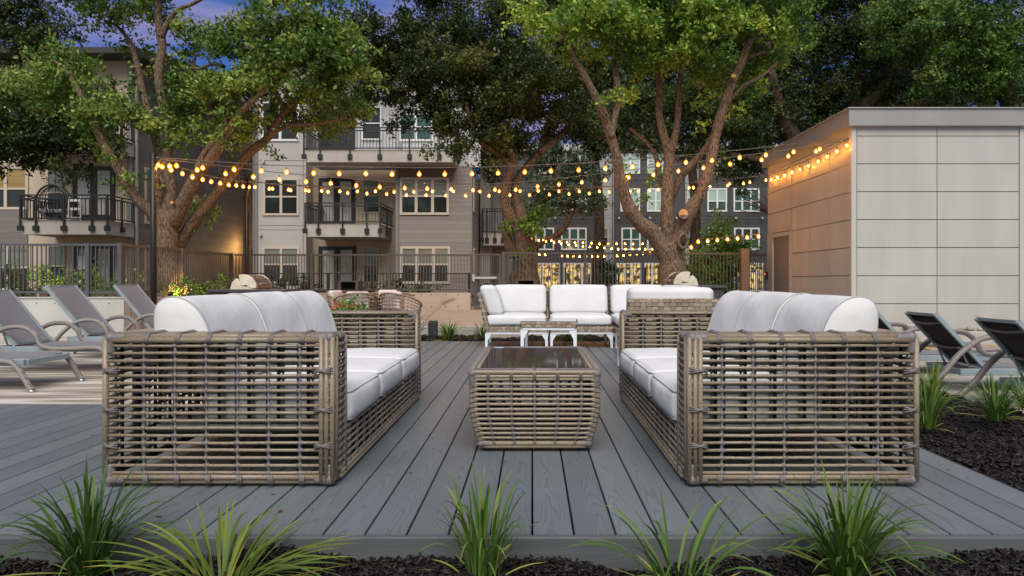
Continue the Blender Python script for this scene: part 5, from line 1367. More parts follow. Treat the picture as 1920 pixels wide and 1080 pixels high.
# dark middle tree
YK = 18.8
LK = [limb([(992, 545, 30), (988, 500, 26), (984, 465, 25), (976, 435, 21)], YK),
      limb([(978, 445, 17), (962, 415, 14), (948, 385, 12), (946, 355, 11), (956, 325, 10), (962, 300, 9), (950, 270, 8), (935, 235, 6), (930, 200, 5)], YK, -.5),
      limb([(984, 440, 17), (978, 405, 14), (966, 370, 11), (970, 340, 10), (990, 310, 9), (1012, 285, 8), (1020, 255, 6), (1030, 220, 5)], YK, .5),
      limb([(960, 310, 8), (925, 285, 7), (900, 265, 6), (885, 235, 5), (875, 200, 4)], YK - .3, -.5),
      limb([(966, 480, 14), (955, 460, 12), (950, 440, 9), (940, 420, 5)], YK, .3),
      limb([(1012, 285, 7), (1055, 250, 6), (1090, 200, 5), (1100, 150, 4)], YK + .2, .8)]
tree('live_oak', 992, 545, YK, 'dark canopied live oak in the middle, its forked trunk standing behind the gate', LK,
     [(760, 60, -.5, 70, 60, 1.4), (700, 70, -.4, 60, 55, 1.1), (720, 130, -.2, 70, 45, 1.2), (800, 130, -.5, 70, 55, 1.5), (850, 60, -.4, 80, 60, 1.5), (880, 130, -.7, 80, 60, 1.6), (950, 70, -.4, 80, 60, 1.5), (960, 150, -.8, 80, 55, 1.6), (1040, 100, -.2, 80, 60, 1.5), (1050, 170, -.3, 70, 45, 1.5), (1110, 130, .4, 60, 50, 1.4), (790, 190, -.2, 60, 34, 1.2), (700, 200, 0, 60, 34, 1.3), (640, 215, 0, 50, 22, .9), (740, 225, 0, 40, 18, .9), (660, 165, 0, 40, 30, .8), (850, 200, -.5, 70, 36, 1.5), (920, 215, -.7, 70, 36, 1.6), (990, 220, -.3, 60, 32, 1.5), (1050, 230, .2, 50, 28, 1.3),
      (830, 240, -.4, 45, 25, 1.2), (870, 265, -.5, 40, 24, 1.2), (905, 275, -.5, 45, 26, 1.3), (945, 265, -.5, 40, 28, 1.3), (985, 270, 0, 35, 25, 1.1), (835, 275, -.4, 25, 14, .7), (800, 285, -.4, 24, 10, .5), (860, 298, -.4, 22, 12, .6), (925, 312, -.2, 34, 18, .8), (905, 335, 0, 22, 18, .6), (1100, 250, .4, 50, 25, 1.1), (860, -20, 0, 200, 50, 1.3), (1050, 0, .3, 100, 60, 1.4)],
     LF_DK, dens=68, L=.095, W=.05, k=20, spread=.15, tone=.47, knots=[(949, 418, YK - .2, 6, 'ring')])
# low bright sprouts on the middle trunk
root = thing('suckering_shrub', P(1015, 560, 18.2), 'fresh yellow green leafy shrub beside the forked middle trunk', 'shrub')
crown(root, [(1000, 405, 18.2, 16, 22, 1.2), (1000, 435, 18.2, 16, 14, 1), (942, 425, 18.4, 14, 10, .9), (990, 475, 18.2, 10, 8, .4)], LF_YG, dens=110, L=.12, W=.06, k=14, spread=.13, tone=.6, name='foliage', twigs=0)
m = MB(); m.tube([P(1012, 560, 18.2), P(1006, 500, 18.2), P(1000, 430, 18.2)], .03, 6); m.tube([P(985, 500, 18.5), P(955, 455, 18.5), P(942, 425, 18.4)], .025, 6); m.build('stem', BARK, root, world=True)
# the right oak
YQ = 15.0
LQ = [limb([(1262, 560, 44), (1261, 530, 38), (1260, 500, 33), (1256, 470, 33), (1254, 452, 30)], YQ),
      limb([(1250, 478, 22), (1226, 440, 20), (1200, 418, 18), (1181, 392, 16), (1170, 360, 14), (1162, 325, 12), (1155, 290, 12), (1145, 255, 11), (1132, 215, 11), (1115, 178, 10), (1095, 140, 8), (1075, 105, 7), (1060, 70, 6), (1050, 40, 4)], YQ, -1.0),
      limb([(1146, 258, 9), (1152, 222, 8), (1160, 185, 8), (1155, 140, 7), (1150, 100, 5), (1160, 60, 4)], YQ - .6, .2),
      limb([(1257, 470, 21), (1252, 420, 17), (1251, 370, 15), (1253, 320, 13), (1255, 292, 13), (1245, 255, 10), (1236, 215, 9), (1237, 170, 8), (1231, 120, 7), (1225, 70, 5)], YQ + .1, .3),
      limb([(1255, 297, 10), (1264, 262, 9), (1271, 220, 8), (1273, 170, 7), (1279, 120, 6), (1290, 70, 4)], YQ + .2, .1),
      limb([(1266, 470, 20), (1280, 430, 17), (1294, 395, 16), (1315, 360, 14), (1328, 320, 13), (1337, 280, 12), (1345, 240, 12), (1357, 200, 12), (1371, 160, 10), (1389, 120, 10), (1405, 80, 9), (1425, 40, 8), (1442, 0, 7), (1460, -50, 5)], YQ, -.8),
      limb([(1258, 375, 9), (1275, 335, 9), (1300, 305, 9), (1322, 280, 8), (1340, 245, 6)], YQ + .5, -.6),
      limb([(1252, 360, 8), (1236, 330, 8), (1232, 300, 7), (1215, 270, 5), (1180, 240, 4)], YQ + .4, .5),
      limb([(1366, 190, 5), (1395, 160, 4), (1425, 145, 4), (1458, 118, 3)], YQ - .3, -.3), limb([(1432, 42, 5), (1455, 28, 4), (1480, 18, 4), (1512, 2, 3)], YQ - .6, -.2), limb([(1405, 108, 4), (1430, 98, 3), (1445, 100, 3)], YQ - .5, .1), limb([(1352, 215, 5), (1368, 165, 4), (1350, 130, 3)], YQ - .4, .3)]
tree('live_oak', 1262, 560, YQ, 'tall bright leaved live oak before the fence, with a pale sawn branch scar', LQ,
     [(1100, 40, -1, 70, 45, 1.3), (1050, 55, -1, 60, 40, 1.1), (1010, 20, -.9, 60, 30, 1.0), (1160, 40, -.8, 70, 50, 1.4), (1150, 90, -.7, 55, 32, 1.2), (1215, 70, -.7, 70, 50, 1.5), (1280, 55, -.7, 80, 55, 1.5), (1265, 100, -.5, 60, 30, 1.3), (1325, 60, -.9, 60, 50, 1.4), (1330, 110, -.5, 45, 30, 1.0), (1200, 10, -.6, 100, 40, 1.3), (1330, 10, -.8, 100, 40, 1.3), (1050, 70, -1.1, 40, 22, 1), (1215, 120, -.4, 34, 20, .8), (1395, 45, -.6, 50, 40, .9), (1440, 70, -.6, 60, 45, .9), (1480, 40, -.7, 55, 40, .9), (1450, 110, -.4, 60, 35, .7), (1400, 140, -.3, 50, 35, .5), (1165, 172, -.9, 30, 18, .7), (1130, 190, -.9, 26, 12, .6), (1390, 190, -.3, 40, 25, .4), (1340, 150, -.1, 40, 26, .5), (1305, 165, .2, 40, 25, .4), (1190, 150, .1, 30, 24, .5), (1336, 190, -.4, 6, 40, .5), (1320, 230, -.4, 5, 20, .3), (1210, 340, .4, 26, 20, .3), (1200, 370, .3, 20, 14, .25), (1165, 345, -.4, 12, 24, .2), (1240, -50, -.6, 240, 50, 1.2), (1440, -30, -.7, 120, 40, 1)],
     LF_BR, dens=80, L=.10, W=.050, k=18, spread=.13, tone=.56, yoff=.3, rscale=.78, knots=[(1281, 401, YQ - .36, 10, 'cut'), (1281, 452, YQ - .34, 11, 'ring'), (1317, 367, YQ - .28, 5, 'ring'), (1137, 217, YQ - .75, 4, 'ring'), (1375, 143, YQ - .72, 5, 'cut')])
# small grey green tree further back and the one behind it
YG = 30.0
LG = [limb([(955, 560, 16), (975, 500, 14), (1010, 458, 9), (1045, 440, 8), (1062, 422, 7), (1072, 400, 6), (1100, 385, 4)], YG), limb([(975, 500, 10), (985, 440, 9), (1010, 390, 7), (1040, 350, 5), (1050, 310, 4)], YG)]
tree('leaning_tree', 955, 560, YG, 'slim dark limbed tree leaning right with a grey green crown before the charcoal building', LG,
     [(1050, 310, 1, 45, 40, 1.3), (1075, 335, 1, 45, 35, 1.3), (1030, 345, .5, 45, 30, 1.2), (1060, 375, 0, 60, 22, 1.2), (1100, 372, 0, 40, 20, 1.1), (1010, 385, 0, 40, 24, 1.1), (1060, 395, 0, 60, 14, .9), (1030, 290, 1, 40, 30, 1.2), (1120, 385, 0, 20, 10, .6), (990, 415, 0, 30, 16, .8), (1110, 320, 1.5, 30, 24, .8)],
     LF_GY, barkmat=BARKD, dens=26, L=.16, W=.075, k=18, spread=.22, tone=.5)
# big dark oaks behind the pool house
YB = 23.5
LB = [limb([(1520, 560, 48), (1525, 450, 44), (1535, 350, 38), (1570, 260, 28), (1610, 210, 20), (1650, 170, 14), (1700, 110, 9), (1760, 60, 6)], YB), limb([(1535, 360, 26), (1500, 280, 20), (1470, 220, 14), (1450, 150, 10), (1440, 80, 6)], YB), limb([(1560, 280, 20), (1640, 235, 15), (1720, 195, 12), (1800, 170, 8), (1880, 140, 5)], YB, .6), limb([(1530, 360, 18), (1470, 320, 13), (1420, 300, 10), (1370, 290, 6)], YB, -.5), limb([(1600, 215, 14), (1610, 150, 10), (1630, 80, 7), (1650, 20, 5)], YB)]
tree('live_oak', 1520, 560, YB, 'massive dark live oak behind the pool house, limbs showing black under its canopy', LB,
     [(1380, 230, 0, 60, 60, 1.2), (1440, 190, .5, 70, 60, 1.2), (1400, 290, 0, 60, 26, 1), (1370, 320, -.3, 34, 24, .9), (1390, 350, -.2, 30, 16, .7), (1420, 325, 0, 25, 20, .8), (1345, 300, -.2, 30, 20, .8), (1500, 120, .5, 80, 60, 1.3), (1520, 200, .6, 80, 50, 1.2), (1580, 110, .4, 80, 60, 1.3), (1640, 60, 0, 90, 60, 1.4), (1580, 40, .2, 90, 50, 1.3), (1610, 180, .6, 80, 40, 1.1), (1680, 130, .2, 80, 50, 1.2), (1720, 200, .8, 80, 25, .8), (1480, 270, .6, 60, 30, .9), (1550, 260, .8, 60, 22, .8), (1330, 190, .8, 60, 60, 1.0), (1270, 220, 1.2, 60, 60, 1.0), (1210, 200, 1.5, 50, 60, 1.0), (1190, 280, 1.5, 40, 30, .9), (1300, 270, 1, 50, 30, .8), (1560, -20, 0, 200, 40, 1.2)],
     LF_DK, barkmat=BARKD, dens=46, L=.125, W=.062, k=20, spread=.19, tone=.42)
YC = 21.0
LC = [limb([(1980, 560, 44), (1970, 400, 38), (1950, 280, 30), (1900, 200, 20), (1850, 140, 14), (1790, 90, 9), (1740, 60, 5)], YC), limb([(1950, 280, 22), (1900, 240, 15), (1830, 215, 10), (1770, 200, 6)], YC), limb([(1900, 200, 14), (1890, 120, 10), (1860, 60, 7), (1840, 10, 5)], YC)]
tree('live_oak', 1980, 560, YC, 'large live oak over the right end of the pool house roof, paler on top', LC,
     [(1760, 40, -.6, 80, 50, 1.3), (1850, 50, -.6, 90, 55, 1.4), (1920, 80, -.5, 70, 60, 1.4), (1740, 100, -.4, 60, 40, 1.2), (1820, 120, -.6, 80, 40, 1.3), (1880, 140, -.5, 60, 34, 1.2), (1910, 185, -.2, 50, 22, 1), (1770, 165, 0, 60, 24, .8), (1700, 60, -.2, 60, 50, 1.1), (1680, 20, -.2, 80, 40, 1.1), (1840, 185, .3, 60, 16, .7), (1850, -30, -.4, 200, 50, 1.3)],
     LF_OAK, barkmat=BARKD, dens=56, L=.11, W=.056, k=20, spread=.17, tone=.36)
# trees filling the sky line far behind
def backtree(px, py, Y, label, cl, leaf=LF_DK, **kw):
    L_ = [limb([(px, 560, 16), (px + 4, 400, 13), (px - 3, 300, 9), (px + 6, py, 4)], Y)]
    tree('background_tree', px, 560, Y, label, L_, cl, leaf, group='trees far behind', barkmat=BARKD, twigs=.5, **kw)
backtree(1120, 220, 40, 'dark tree above the roof of the charcoal building, between the two lit oaks', [(1100, 200, 0, 60, 50), (1150, 240, 0, 50, 40), (1120, 270, 0, 50, 25), (1080, 140, 0, 70, 50), (1180, 170, 0, 60, 50), (1200, 250, 0, 60, 30)], dens=24, L=.26, W=.13, k=18, spread=.32, tone=.4)
backtree(1300, 200, 31, 'dark tree behind the right oak, filling the gaps between its limbs', [(1200, 120, 0, 80, 60), (1290, 130, 0, 80, 60), (1370, 120, 0, 80, 60), (1230, 210, 0, 70, 50), (1320, 210, 0, 80, 50), (1180, 200, 0, 50, 50), (1290, 275, 0, 60, 25), (1390, 220, 0, 60, 50), (1400, 290, 0, 50, 30), (1250, 40, 0, 150, 50), (1450, 80, 0, 90, 70)], dens=26, L=.22, W=.11, k=18, spread=.28, tone=.35)
backtree(1680, 150, 34, 'dark tree far behind the pool house roof', [(1650, 190, 0, 90, 40), (1750, 180, 0, 90, 40), (1850, 190, 0, 90, 30), (1700, 120, 0, 110, 50), (1830, 110, 0, 110, 60), (1560, 180, 0, 80, 50), (1480, 230, 0, 70, 50), (1400, 160, 0, 70, 70)], dens=20, L=.24, W=.12, k=18, spread=.3, tone=.3)
# young bright conical tree by the pool house, clipped round bush
root = thing('young_tree', P(1350, 570, 19.5), 'small bright green conical tree behind the fence next to the pool house', 'tree')
m = MB(); m.tube([P(1350, 580, 19.5), P(1349, 500, 19.5), P(1347, 410, 19.5)], [.06, .05, .012], 8)
for i in range(22):
    a = i * 2.4; z = 520 - i * 4.6; y = 19.5; q = P(1349, z, y); w = (1 - i / 24) * .85 + .1; m.tube([q, (q[0] + math.cos(a) * w, q[1] + math.sin(a) * w * .8, q[2] + .28)], [.02, .006], 5)
m.build('trunk', BARK, root, smooth=True, world=True)
crown(root, [(1346, 405, 19.5, 7, 10, 1.2), (1348, 422, 19.5, 14, 16, 1.3), (1346, 445, 19.5, 30, 20, 1.2), (1350, 475, 19.5, 55, 26, 1.3), (1395, 470, 19.5, 30, 16, .9), (1310, 480, 19.5, 30, 16, .9), (1345, 505, 19.5, 55, 26, 1.3), (1385, 500, 19.5, 30, 22, 1), (1310, 505, 19.5, 28, 20, 1), (1350, 535, 19.5, 50, 20, .9)], LF_YG, dens=110, L=.10, W=.036, k=20, spread=.14, tone=.6)
root = thing('round_bush', P(1137, 560, 32), 'dark clipped round bush before the charcoal building', 'bush')
crown(root, [(1137, 506, 32, 13, 15, 1.6), (1137, 525, 32, 13, 12, 1.4)], LF_DK, dens=60, L=.12, W=.06, k=20, spread=.14, name='foliage', twigs=0); m = MB(); m.tube([P(1137, 562, 32), P(1137, 510, 32)], .06, 6); m.build('stem', BARKD, root, world=True)

# ------------------------------------------------------------------ planter shrubs, lit from below by garden spots
def shrub(px, py, Y, rx, ry, label, leaf=LF_OAK, group='shrubs in the raised planter', **kw):
    root = thing('shrub', P(px, py + ry, Y), label, 'shrub', group)
    a = dict(dens=85, L=.07, W=.038, k=16, spread=.10, tone=.42, name='foliage', twigs=0); a.update(kw)
    crown(root, [(px, py, Y, rx, ry), (px - rx * .5, py + ry * .3, Y - .2, rx * .6, ry * .7), (px + rx * .5, py + ry * .3, Y + .1, rx * .6, ry * .7)], leaf, **a)
    m = MB()
    for i in range(5):
        q = Vector(P(px, py + ry, Y)); e = Vector(P(px + R.uniform(-.7, .7) * rx, py - ry * .4, Y + R.uniform(-.2, .2))); m.tube([q, q.lerp(e, .5) + Vector((R.uniform(-.06, .06), 0, 0)), e], [.014, .01, .004], 5)
    m.build('stem', BARK, root, world=True)
shrub(22, 515, 15.2, 34, 22, 'loose green shrub at the left picture edge behind the fence', LF_GY)
shrub(84, 512, 15.0, 20, 18, 'shrub glowing yellow in the beam of a garden spot', LF_YG, tone=.75)
shrub(125, 525, 14.6, 30, 20, 'green shrub right of the glowing yellow one', LF_OAK)
shrub(170, 525, 14.4, 32, 20, 'green shrub before the white board', LF_OAK)
shrub(222, 524, 14.2, 30, 20, 'green shrub at the corner where the fence turns', LF_OAK)
shrub(62, 540, 13.8, 34, 12, 'low ground hugging shrub behind the fence foot', LF_DK)
shrub(345, 540, 14.6, 28, 12, 'low yellow lit shrub at the foot of the multi stemmed tree', LF_YG, tone=.7)
shrub(385, 535, 15.6, 24, 16, 'low green shrub right of the multi stemmed trunk', LF_OAK)
for i, (px, lab) in enumerate(((505, 'dark low plant behind the grill counter'), (540, 'dark low plant under the pale panelled bay'), (580, 'dark low plant left of the brown bin'), (690, 'dark low plant right of the brown bin'), (735, 'dark low plant before the black patio railing'), (790, 'dark low plant under the triple window'))):
    shrub(px, 538, 18.6, 20, 12, lab, LF_DK, group='low plants along the building foot', L=.14, W=.05, dens=50, tone=.55)
def garden_spot(px, py, Y, aim, label, e):
    p = P(px, py, Y); root = thing('garden_spotlight', p, label, 'spotlight', 'garden spotlights')
    m = MB(); m.tube([(p[0], p[1], p[2] - .12), (p[0], p[1], p[2])], .022, 8, 0); m.build('stake', M('stake_grey', (.4, .4, .4), .5), root, world=True)
    m = MB(); d = (Vector(aim) - Vector(p)).normalized(); q = Vector(p); m.tube([q - d * .03, q + d * .04, q + d * .10], [.03, .045, .05], 12); m.build('lamp_head', DARKM, root, smooth=True, world=True)
    m = MB(); m.tube([q + d * .101, q + d * .104], [.042, .042], 12); m.build('lens', ME('spot_lens', (1, .75, .3), 12), root, world=True)
    lamp('garden_spot_beam', tuple(q + d * .14), e, (1, .72, .22), .04, spot=75, aim=aim)
garden_spot(72, 546, 13.6, P(86, 512, 15.0), 'small garden spotlight aimed at the glowing yellow shrub', 110)
garden_spot(318, 552, 14.0, P(345, 538, 14.8), 'small garden spotlight by the multi stemmed trunk', 60)
garden_spot(20, 543, 13.4, P(10, 500, 15.6), 'small garden spotlight on a pale stake at the left picture edge', 12)

# ------------------------------------------------------------------ ornamental grass
GR = leaf_mat('grass_blade', (0.032, 0.080, 0.015), (0.115, 0.205, 0.034), (0.38, 0.36, 0.075))
GRB = leaf_mat('bright_grass_blade', (0.07, 0.12, 0.018), (0.22, 0.27, 0.035), (0.55, 0.30, 0.05))
GRS = leaf_mat('silver_grass_blade', (0.10, 0.14, 0.10), (0.20, 0.26, 0.19), (0.34, 0.38, 0.27))
def grass(x, y, z, h, spread, n, label, mat=GR, w=.009, name='grass_clump', group='ornamental grass clumps', tone=.4, dry=10, upright=.5, base=.05, azm=None, shoots=0):
    root = thing(name, (x, y, z), label, 'ornamental grass', group)
    V, Q, T = [], [], []; o = 0; S = 9
    n = int(n * .85); w *= .9
    for i in range(n + dry + shoots):
        isdry = i >= n and i < n + dry
        az = R.uniform(0, 2 * math.pi); rb = base * math.sqrt(R.random()); bx, by = rb * math.cos(az), rb * math.sin(az)
        az += R.gauss(0, .5)
        L = h * (R.uniform(.55, 1.15) if not isdry else R.uniform(.25, .55)); out_ = spread * (R.random() ** upright) * (1 if not isdry else 1.1)
        if i >= n + dry: L = h * R.uniform(1.15, 1.4); out_ = spread * .3
        droop = L * (.10 + .45 * (out_ / max(spread, 1e-6)) ** 2) * R.uniform(.7, 1.25)
        ww = w * R.uniform(.6, 1.25); tb = min(1, max(0, R.gauss(tone, .16))) if not isdry else R.uniform(.88, 1)
        side = Vector((-math.sin(az), math.cos(az), 0)); tw = R.uniform(-.6, .6)
        for s in range(S + 1):
            t = s / S; rr = out_ * (t ** 1.35) ; zz = L * (t - .12 * t * t) - droop * t ** 2.6
            if isdry: zz *= .45
            c = Vector((bx + rr * math.cos(az), by + rr * math.sin(az), max(zz, .004) if t > .2 else zz))
            wd = ww * (.55 + .9 * t if t < .5 else 1.0) * (1 - max(0, (t - .55) / .45) ** 1.8) + .0004
            d = side + Vector((0, 0, tw * t)); d.normalize()
            V += [tuple(c - d * wd * .5), tuple(c + d * wd * .5)]
            if s < S:
                a = o + 2 * s; Q.append((a, a + 1, a + 3, a + 2))
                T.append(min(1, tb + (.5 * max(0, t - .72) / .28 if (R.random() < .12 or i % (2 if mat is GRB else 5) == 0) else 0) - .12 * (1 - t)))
        o += 2 * (S + 1)
    q = np_mesh('blades', np.array(V), np.array(Q), mat, None, tint=np.array(T), smooth=True); q.parent = root
    return root
zf_ = -.085
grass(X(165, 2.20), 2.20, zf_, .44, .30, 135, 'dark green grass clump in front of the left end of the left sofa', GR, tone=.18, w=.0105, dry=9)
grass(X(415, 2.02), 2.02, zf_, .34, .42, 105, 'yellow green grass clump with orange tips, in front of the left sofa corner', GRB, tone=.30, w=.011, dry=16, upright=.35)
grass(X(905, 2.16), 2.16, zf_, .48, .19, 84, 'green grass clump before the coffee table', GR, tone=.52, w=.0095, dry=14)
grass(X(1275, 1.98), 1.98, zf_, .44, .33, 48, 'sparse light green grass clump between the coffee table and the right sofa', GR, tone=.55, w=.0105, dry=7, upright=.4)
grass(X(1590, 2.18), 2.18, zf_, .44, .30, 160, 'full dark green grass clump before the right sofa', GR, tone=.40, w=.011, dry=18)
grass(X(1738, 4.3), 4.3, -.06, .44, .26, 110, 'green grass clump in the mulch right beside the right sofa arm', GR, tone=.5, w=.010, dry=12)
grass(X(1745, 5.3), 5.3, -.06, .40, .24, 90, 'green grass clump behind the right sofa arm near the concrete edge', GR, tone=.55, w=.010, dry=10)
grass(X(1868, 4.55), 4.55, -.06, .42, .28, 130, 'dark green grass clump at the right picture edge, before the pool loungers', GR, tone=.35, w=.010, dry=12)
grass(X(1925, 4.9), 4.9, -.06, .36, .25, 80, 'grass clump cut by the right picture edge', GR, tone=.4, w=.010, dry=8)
grass(X(1420, 5.6), 5.9, -.06, .40, .24, 80, 'green grass clump behind the right sofa, seen only through its weave', GR, tone=.5, w=.010)
grass(X(840, 10.1), 10.1, -.04, .44, .36, 150, 'green grass clump next to the black box light at the back of the deck', GR, tone=.5, w=.012, dry=30)
grass(X(905, 10.2), 10.2, -.04, .40, .34, 90, 'green grass clump peeking out behind the left end of the sectional', GR, tone=.5, w=.012, dry=14)
grass(X(1065, 10.0), 10.0, -.04, .30, .32, 90, 'green grass clump under the white side table, behind the sectional', GR, tone=.5, w=.012, dry=20)
grass(X(1280, 10.0), 10.0, -.04, .30, .3, 80, 'green grass clump behind the corner of the sectional', GR, tone=.5, w=.012, dry=14)
grass(X(776, 10.3), 10.3, -.04, .62, .34, 36, 'silvery stiff leaved plant behind the far arm of the left sofa', GRS, tone=.5, w=.028, dry=0, upright=.6, name='silver_plant', group='silvery plants')
grass(X(765, 9.9), 9.9, -.04, .40, .30, 20, 'smaller silvery plant next to the black box light', GRS, tone=.5, w=.03, dry=0, upright=.6, name='silver_plant', group='silvery plants')
# arching seed stalk
m = MB(); pts = [P(770, 630, 10.3), P(800, 598, 10.3), P(830, 572, 10.3), P(855, 560, 10.3)]
root = thing('seed_stalk', P(770, 632, 10.3), 'thin arching dry seed stalk before the low tan wall', 'stalk')
m.tube(spline(pts, 6), .004, 5, 0)
for i in range(16):
    q = Vector(P(824 + i * 1.6, 572 - i * .6, 10.3)); m.tube([q, q + Vector((.03, R.uniform(-.03, .03), R.uniform(.02, .07))), q + Vector((.07, R.uniform(-.04, .04), R.uniform(-.02, .03)))], .0025, 4, 0)
m.build('stalk', M('dry_stalk', (.16, .13, .07), .8), root, world=True)
# orange flowered lantana
root = thing('flowering_bush', (X(640, 10.2), 10.2, -.04), 'yellow green bush with small orange red flowers behind the left sofa arm', 'flowering bush')
crown(root, [(640, 582, 10.2, 26, 10, 1.6), (620, 590, 10.2, 18, 10, 1.2), (660, 588, 10.2, 18, 10, 1.2), (640, 610, 10.2, 40, 22, 1)], LF_YG, dens=190, L=.06, W=.036, k=16, spread=.06, tone=.72, name='foliage', twigs=0)
m = MB()
for i in range(26):
    c = Vector(P(R.uniform(616, 668), R.uniform(570, 582), 10.2)); c.y += R.uniform(-.2, .1)
    m.lathe(c, [(.004, 0), (.018, .006), (.020, .014), (.008, .02)], 7, R.choice((0, 0, 1)))
m.build('flowers', [M('orange_petal', (0.72, 0.14, 0.04), .6), M('pink_petal', (0.62, 0.04, 0.10), .6)], root, world=True)
m = MB()
for i in range(6): q = Vector((X(640, 10.2), 10.2, -.04)); m.tube([q, q + Vector((R.uniform(-.3, .3), R.uniform(-.2, .2), .45))], .008, 5)
m.build('stem', BARK, root, world=True)
# black box light
root = thing('landscape_light', (X(812, 10.0), 10.0, -.04), 'black box shaped landscape light on a stake at the back of the deck', 'light fixture')
m = MB(); m.box(-.068, .066, -.05, .05, .10, .30); m.box(-.055, .066, -.045, .045, .301, .318); m.build('housing', M('black_plastic', (.02, .021, .024), .45), root, bevel=.006)
m = MB(); m.box(-.05, .045, -.035, .035, .05, .0995); m.bar((0, 0, -.05), (0, 0, .05), .02); m.build('stake', MATS['black_plastic'], root)

# ------------------------------------------------------------------ dining set
DC = (X(715, 13.6), 13.6)
root = thing('dining_table', (*DC, PL), 'round woven dining table with four tub chairs round it', 'dining table')
m = MB(); m.lathe((0, 0, 0), [(.60, .715), (.66, .72), (.66, .755), (.60, .76)], 32, 0); m.build('table_top', M('table_weave', (0.30, 0.21, 0.15), 0.6, var=0.2, scale=20), root)
m = MB(); m.lathe((0, 0, 0), [(.58, .7605), (.58, .766)], 32); m.build('glass', MATS['dark_glass'], root)
m = MB()
for i in range(20): a = 2 * math.pi * i / 20; m.tube([(.38 * math.cos(a), .38 * math.sin(a), 0), (.26 * math.cos(a), .26 * math.sin(a), .36), (.36 * math.cos(a), .36 * math.sin(a), .715)], .010, 6)
for z in [.03 + .07 * i for i in range(10)]:
    rr = .26 + .12 * abs(z - .36) / .36; m.tube([(rr * math.cos(2 * math.pi * t / 24), rr * math.sin(2 * math.pi * t / 24), z) for t in range(24)], .010, 6, closed=True)
m.build('pedestal', M('brown_rattan', (0.235, 0.165, 0.125), 0.5, var=.2, scale=40), root, smooth=True)
def tub_chair(x, y, rot, label):
    root = thing('tub_chair', (x, y, PL), label, 'chair', 'woven tub chairs at the dining table', rotz=rot)
    m = MB()
    def rim(t): return .47 + .33 * (0.5 - .5 * math.cos(t)) ** .8      # t=0 at the open front, pi at the back
    N = 26
    for j in range(12):
        f = j / 11; pts = []
        for i in range(N + 1):
            t = .5 + (2 * math.pi - 1.0) * i / N; r = .25 + .11 * f ** .8; z = .06 + (rim(t) - .06) * f
            pts.append((r * math.sin(t) * 1.1, -r * math.cos(t), z))
        m.tube(pts, .009 if j < 11 else .020, 6)
    for i in range(0, N + 1):
        t = .5 + (2 * math.pi - 1.0) * i / N
        m.tube([((.25 + .11 * f ** .8) * math.sin(t) * 1.1, -(.25 + .11 * f ** .8) * math.cos(t), .06 + (rim(t) - .06) * f) for f in (0, .33, .66, 1)], .007, 5)
    for j in range(5): r = .05 + j * .05; m.tube([(r * math.cos(2 * math.pi * t / 20) * 1.05, r * math.sin(2 * math.pi * t / 20), .36) for t in range(20)], .012, 5, closed=True)
    m.build('shell', MATS['brown_rattan'], root, smooth=True)
    m = MB(); rounded_box(m, (0, -.02, .42), (.27, .25, .055), .045, 9, (0, 0, .015)); m.build('seat_cushion', FABRIC, root, smooth=True)
    m = MB(); rounded_box(m, (0, .235, .66), (.21, .06, .17), .05, 9, (0, .02, 0)); m.build('back_cushion', M('cream_cushion', (.56, .50, .47), .9), root, smooth=True)
    for sx in (-1, 1):
        for sy in (-1, 1): m = MB(); m.tube([(sx * .2, sy * .17, 0), (sx * .2, sy * .17, .08)], .014, 6); m.build('leg', MATS['brown_rattan'], root)
    return root
tub_chair(X(668, 12.9), 12.9, rad(200), 'woven tub chair nearest the flowering bush, turned away')
tub_chair(X(752, 12.9), 12.9, rad(150), 'woven tub chair at the right front of the dining table, turned away')
tub_chair(X(648, 14.0), 14.0, rad(75), 'woven tub chair at the left of the dining table, half hidden by another chair')
tub_chair(X(722, 14.55), 14.6, rad(0), 'woven tub chair at the far side of the dining table, only its white cushion showing')

# ------------------------------------------------------------------ grills on stone counters
STONE = M('dark_stack_stone', (0.075, 0.075, 0.08), 0.8, dark=(0.03, 0.03, 0.033), scale=9, stretch=(.6, 1, 5), bump=.4, bscale=25)
CTOP = M('counter_top', (0.05, 0.05, 0.055), 0.3, spec=.5)
GSIDE = M('cream_enamel', (0.60, 0.55, 0.44), 0.5, var=.15, scale=5); HOOD = M('steel_hood', (0.32, 0.25, 0.21), 0.28, metal=.85, var=.3, scale=3)
def counter(px0, px1, pyt, Y, label, depth=.75, z0=PL):
    x0, x1, z = X(px0, Y), X(px1, Y), Z(pyt, Y)
    root = thing('outdoor_counter', ((x0 + x1) / 2, Y, z0), label, 'counter', 'stone grill counters')
    m = MB(); zz = z0; 
    while zz < z - .06:
        h = .075; xx = x0
        while xx < x1 - .01:
            w = min(R.uniform(.15, .4), x1 - xx); m.box(xx + .003, xx + w - .003, Y + R.uniform(0, .015), Y + depth, zz + .003, min(zz + h, z - .051)); xx += w
        zz += h
    m.build('stone_base', STONE, root, world=True)
    m = MB(); m.box(x0 - .04, x1 + .04, Y - .04, Y + depth + .03, z - .05, z); m.build('counter_top', CTOP, root, world=True, bevel=.006)
    return z
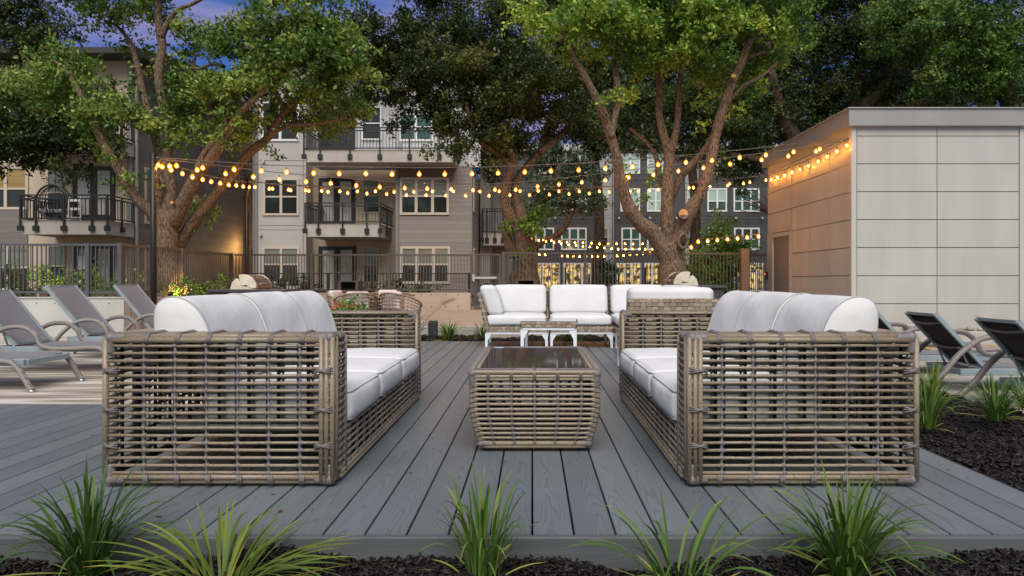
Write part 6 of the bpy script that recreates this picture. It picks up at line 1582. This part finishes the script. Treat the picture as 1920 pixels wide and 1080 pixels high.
def grill(px, Y, z, s, flip, label, rot=0):
    """hood profile drawn in depth/height, cream side plates at both ends; the grill looks sideways towards +X (flip=-1: -X)"""
    root = thing('grill', (X(px, Y), Y, z), label, 'grill', 'built in gas grills', rotz=rot)
    f = flip
    hood = [(-.02, .0), (-.04, .12), (-.06, .30), (.02, .32), (.14, .30), (.26, .22), (.33, .10), (.34, .03), (.34, 0)]
    hood = [(f * a * s, b * s) for a, b in hood]
    m = MB(); m.prism(hood, 'y', .045, .72); o = m.build('hood', HOOD, root, bevel=.01); recalc(o)
    side = [(f * a * s, b * s) for a, b in [(-.055, .31), (.03, .325), (.15, .305), (.25, .235), (.315, .12), (.325, .03), (.20, .02), (.13, .06), (.13, .09), (.0, .075), (-.03, .16)]]
    for y0_, y1_ in ((.0, .044), (.721, .765)):
        m = MB(); m.prism(side, 'y', y0_, y1_); o = m.build('side_plate', GSIDE, root, bevel=.008); recalc(o)
        low = [(f * a * s, b * s) for a, b in [(-.24, .002), (-.20, .15), (-.12, .235), (-.06, .22), (-.03, .155), (.0, .07), (.12, .055), (.2, .018), (.32, .002)]]
        m = MB(); m.prism(low, 'y', y0_ + .008, y1_ - .008); o = m.build('firebox_side', GSIDE, root); recalc(o)
    m = MB(); m.tube([(f * .36 * s, .10, .12 * s), (f * .385 * s, .12, .125 * s), (f * .385 * s, .64, .125 * s), (f * .36 * s, .66, .12 * s)], .012, 8); m.build('handle', CHROME, root, smooth=True)
    m = MB(); m.box(*sorted((f * .02 * s, f * .37 * s)), .05, .70, -.13, -.001); p = m.build('control_panel', HOOD, root)
    m = MB()
    for i in range(5): m.tube([(f * .37 * s, .12 + .12 * i, -.07), (f * .41 * s, .12 + .12 * i, -.07)], .022, 10)
    m.build('knobs', CHROME, root)
    m = MB(); m.lathe((f * .16 * s, .3, .29 * s), [(.03, 0), (.035, .012), (.02, .02)], 12); m.build('thermometer', CHROME, root)
zc = counter(394, 533, 542.5, 12.6, 'dark stone counter with a cream sided grill behind the left sofa')
grill(452, 12.62, zc, .86, 1, 'cream sided steel hooded grill on the dark counter behind the left sofa')
zc2 = counter(1245, 1358, 535.5, 13.2, 'dark stone counter beside the right tree trunk', z0=.1)
grill(1290, 13.25, zc2, .85, -1, 'cream sided grill on the counter by the right tree trunk')
# brown bins with a dark opening
for (px, Y, hw_, lab) in ((652.5, 16.3, 19.5, 'brown woven bin with a black opening behind the dining set'), (986, 16.4, 20.5, 'brown woven bin with a black opening behind the sectional back cushions')):
    x, w, zt_ = X(px, Y), hw_ * Y / F, Z(526.5 if px < 800 else 524, Y)
    root = thing('litter_bin', (x, Y, PL), lab, 'bin', 'brown woven bins')
    m = MB(); t = w * .30; zo = zt_ - .21
    m.box(-w, w, 0, .45, -.0, zo - PL - .01); m.box(-w, -w + t, 0, .45, zo - PL - .0095, zt_ - PL - .03); m.box(w - t, w, 0, .45, zo - PL - .0095, zt_ - PL - .03); m.box(-w, w, 0, .45, zt_ - PL - .0295, zt_ - PL)
    m.build('body', M('bin_brown', (.07, .052, .045), .6, var=.3, scale=40, stretch=(1, 1, 3)), root)
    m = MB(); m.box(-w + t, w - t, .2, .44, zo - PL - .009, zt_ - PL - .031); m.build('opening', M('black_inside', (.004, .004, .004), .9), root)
# blue and red inflatable play house seen through the gate
root = thing('play_house', (X(912, 21), 21, -.1), 'blue and red fabric play house seen through the gate', 'play house')
m = MB(); x0, x1 = X(893, 21), X(938, 21); m.prism([(x0, -.1), (x1, -.1), (x1, Z(536, 21)), (x0 + .25, Z(530, 21)), (x0, Z(545, 21))], 'y', 21, 21.6); m.build('walls', M('blue_nylon', (.03, .055, .13), .6, var=.3, scale=3), root, world=True)
m = MB()
for py in (534, 549): m.box(x0 + .02, x1 - .1, 20.97, 20.999, Z(py + 2.5, 21), Z(py, 21))
m.bar((x1 + .05, 21.2, -.1), (x1 + .05, 21.2, Z(522, 21)), .06); m.build('trim', M('red_nylon', (.22, .04, .04), .6), root, world=True)

# ------------------------------------------------------------------ dead leaves blown onto the deck
n_ = 70; px_ = np.concatenate([NR.uniform(-2.6, 1.9, 45), NR.uniform(-1.2, 1.9, 25)]); py_ = np.concatenate([NR.uniform(2.4, 4.7, 45), NR.uniform(4.7, 9.6, 25)])
v_, q_, t_ = leaf_cloud(np.stack([px_, py_, np.full(n_, .007)], -1), np.tile([1.0, 0, 0], (n_, 1)), 1, .030, .013, .002, np.full(n_, .5)); v_[:, 2] = .004 + np.abs(v_[:, 2] - .007) * .25
tag(np_mesh('fallen_leaves', v_, q_, leaf_mat('dead_leaf', (.05, .035, .02), (.14, .085, .04), (.30, .20, .08)), tint=t_), 'small dead leaves scattered on the deck boards', 'leaves', kind='stuff')
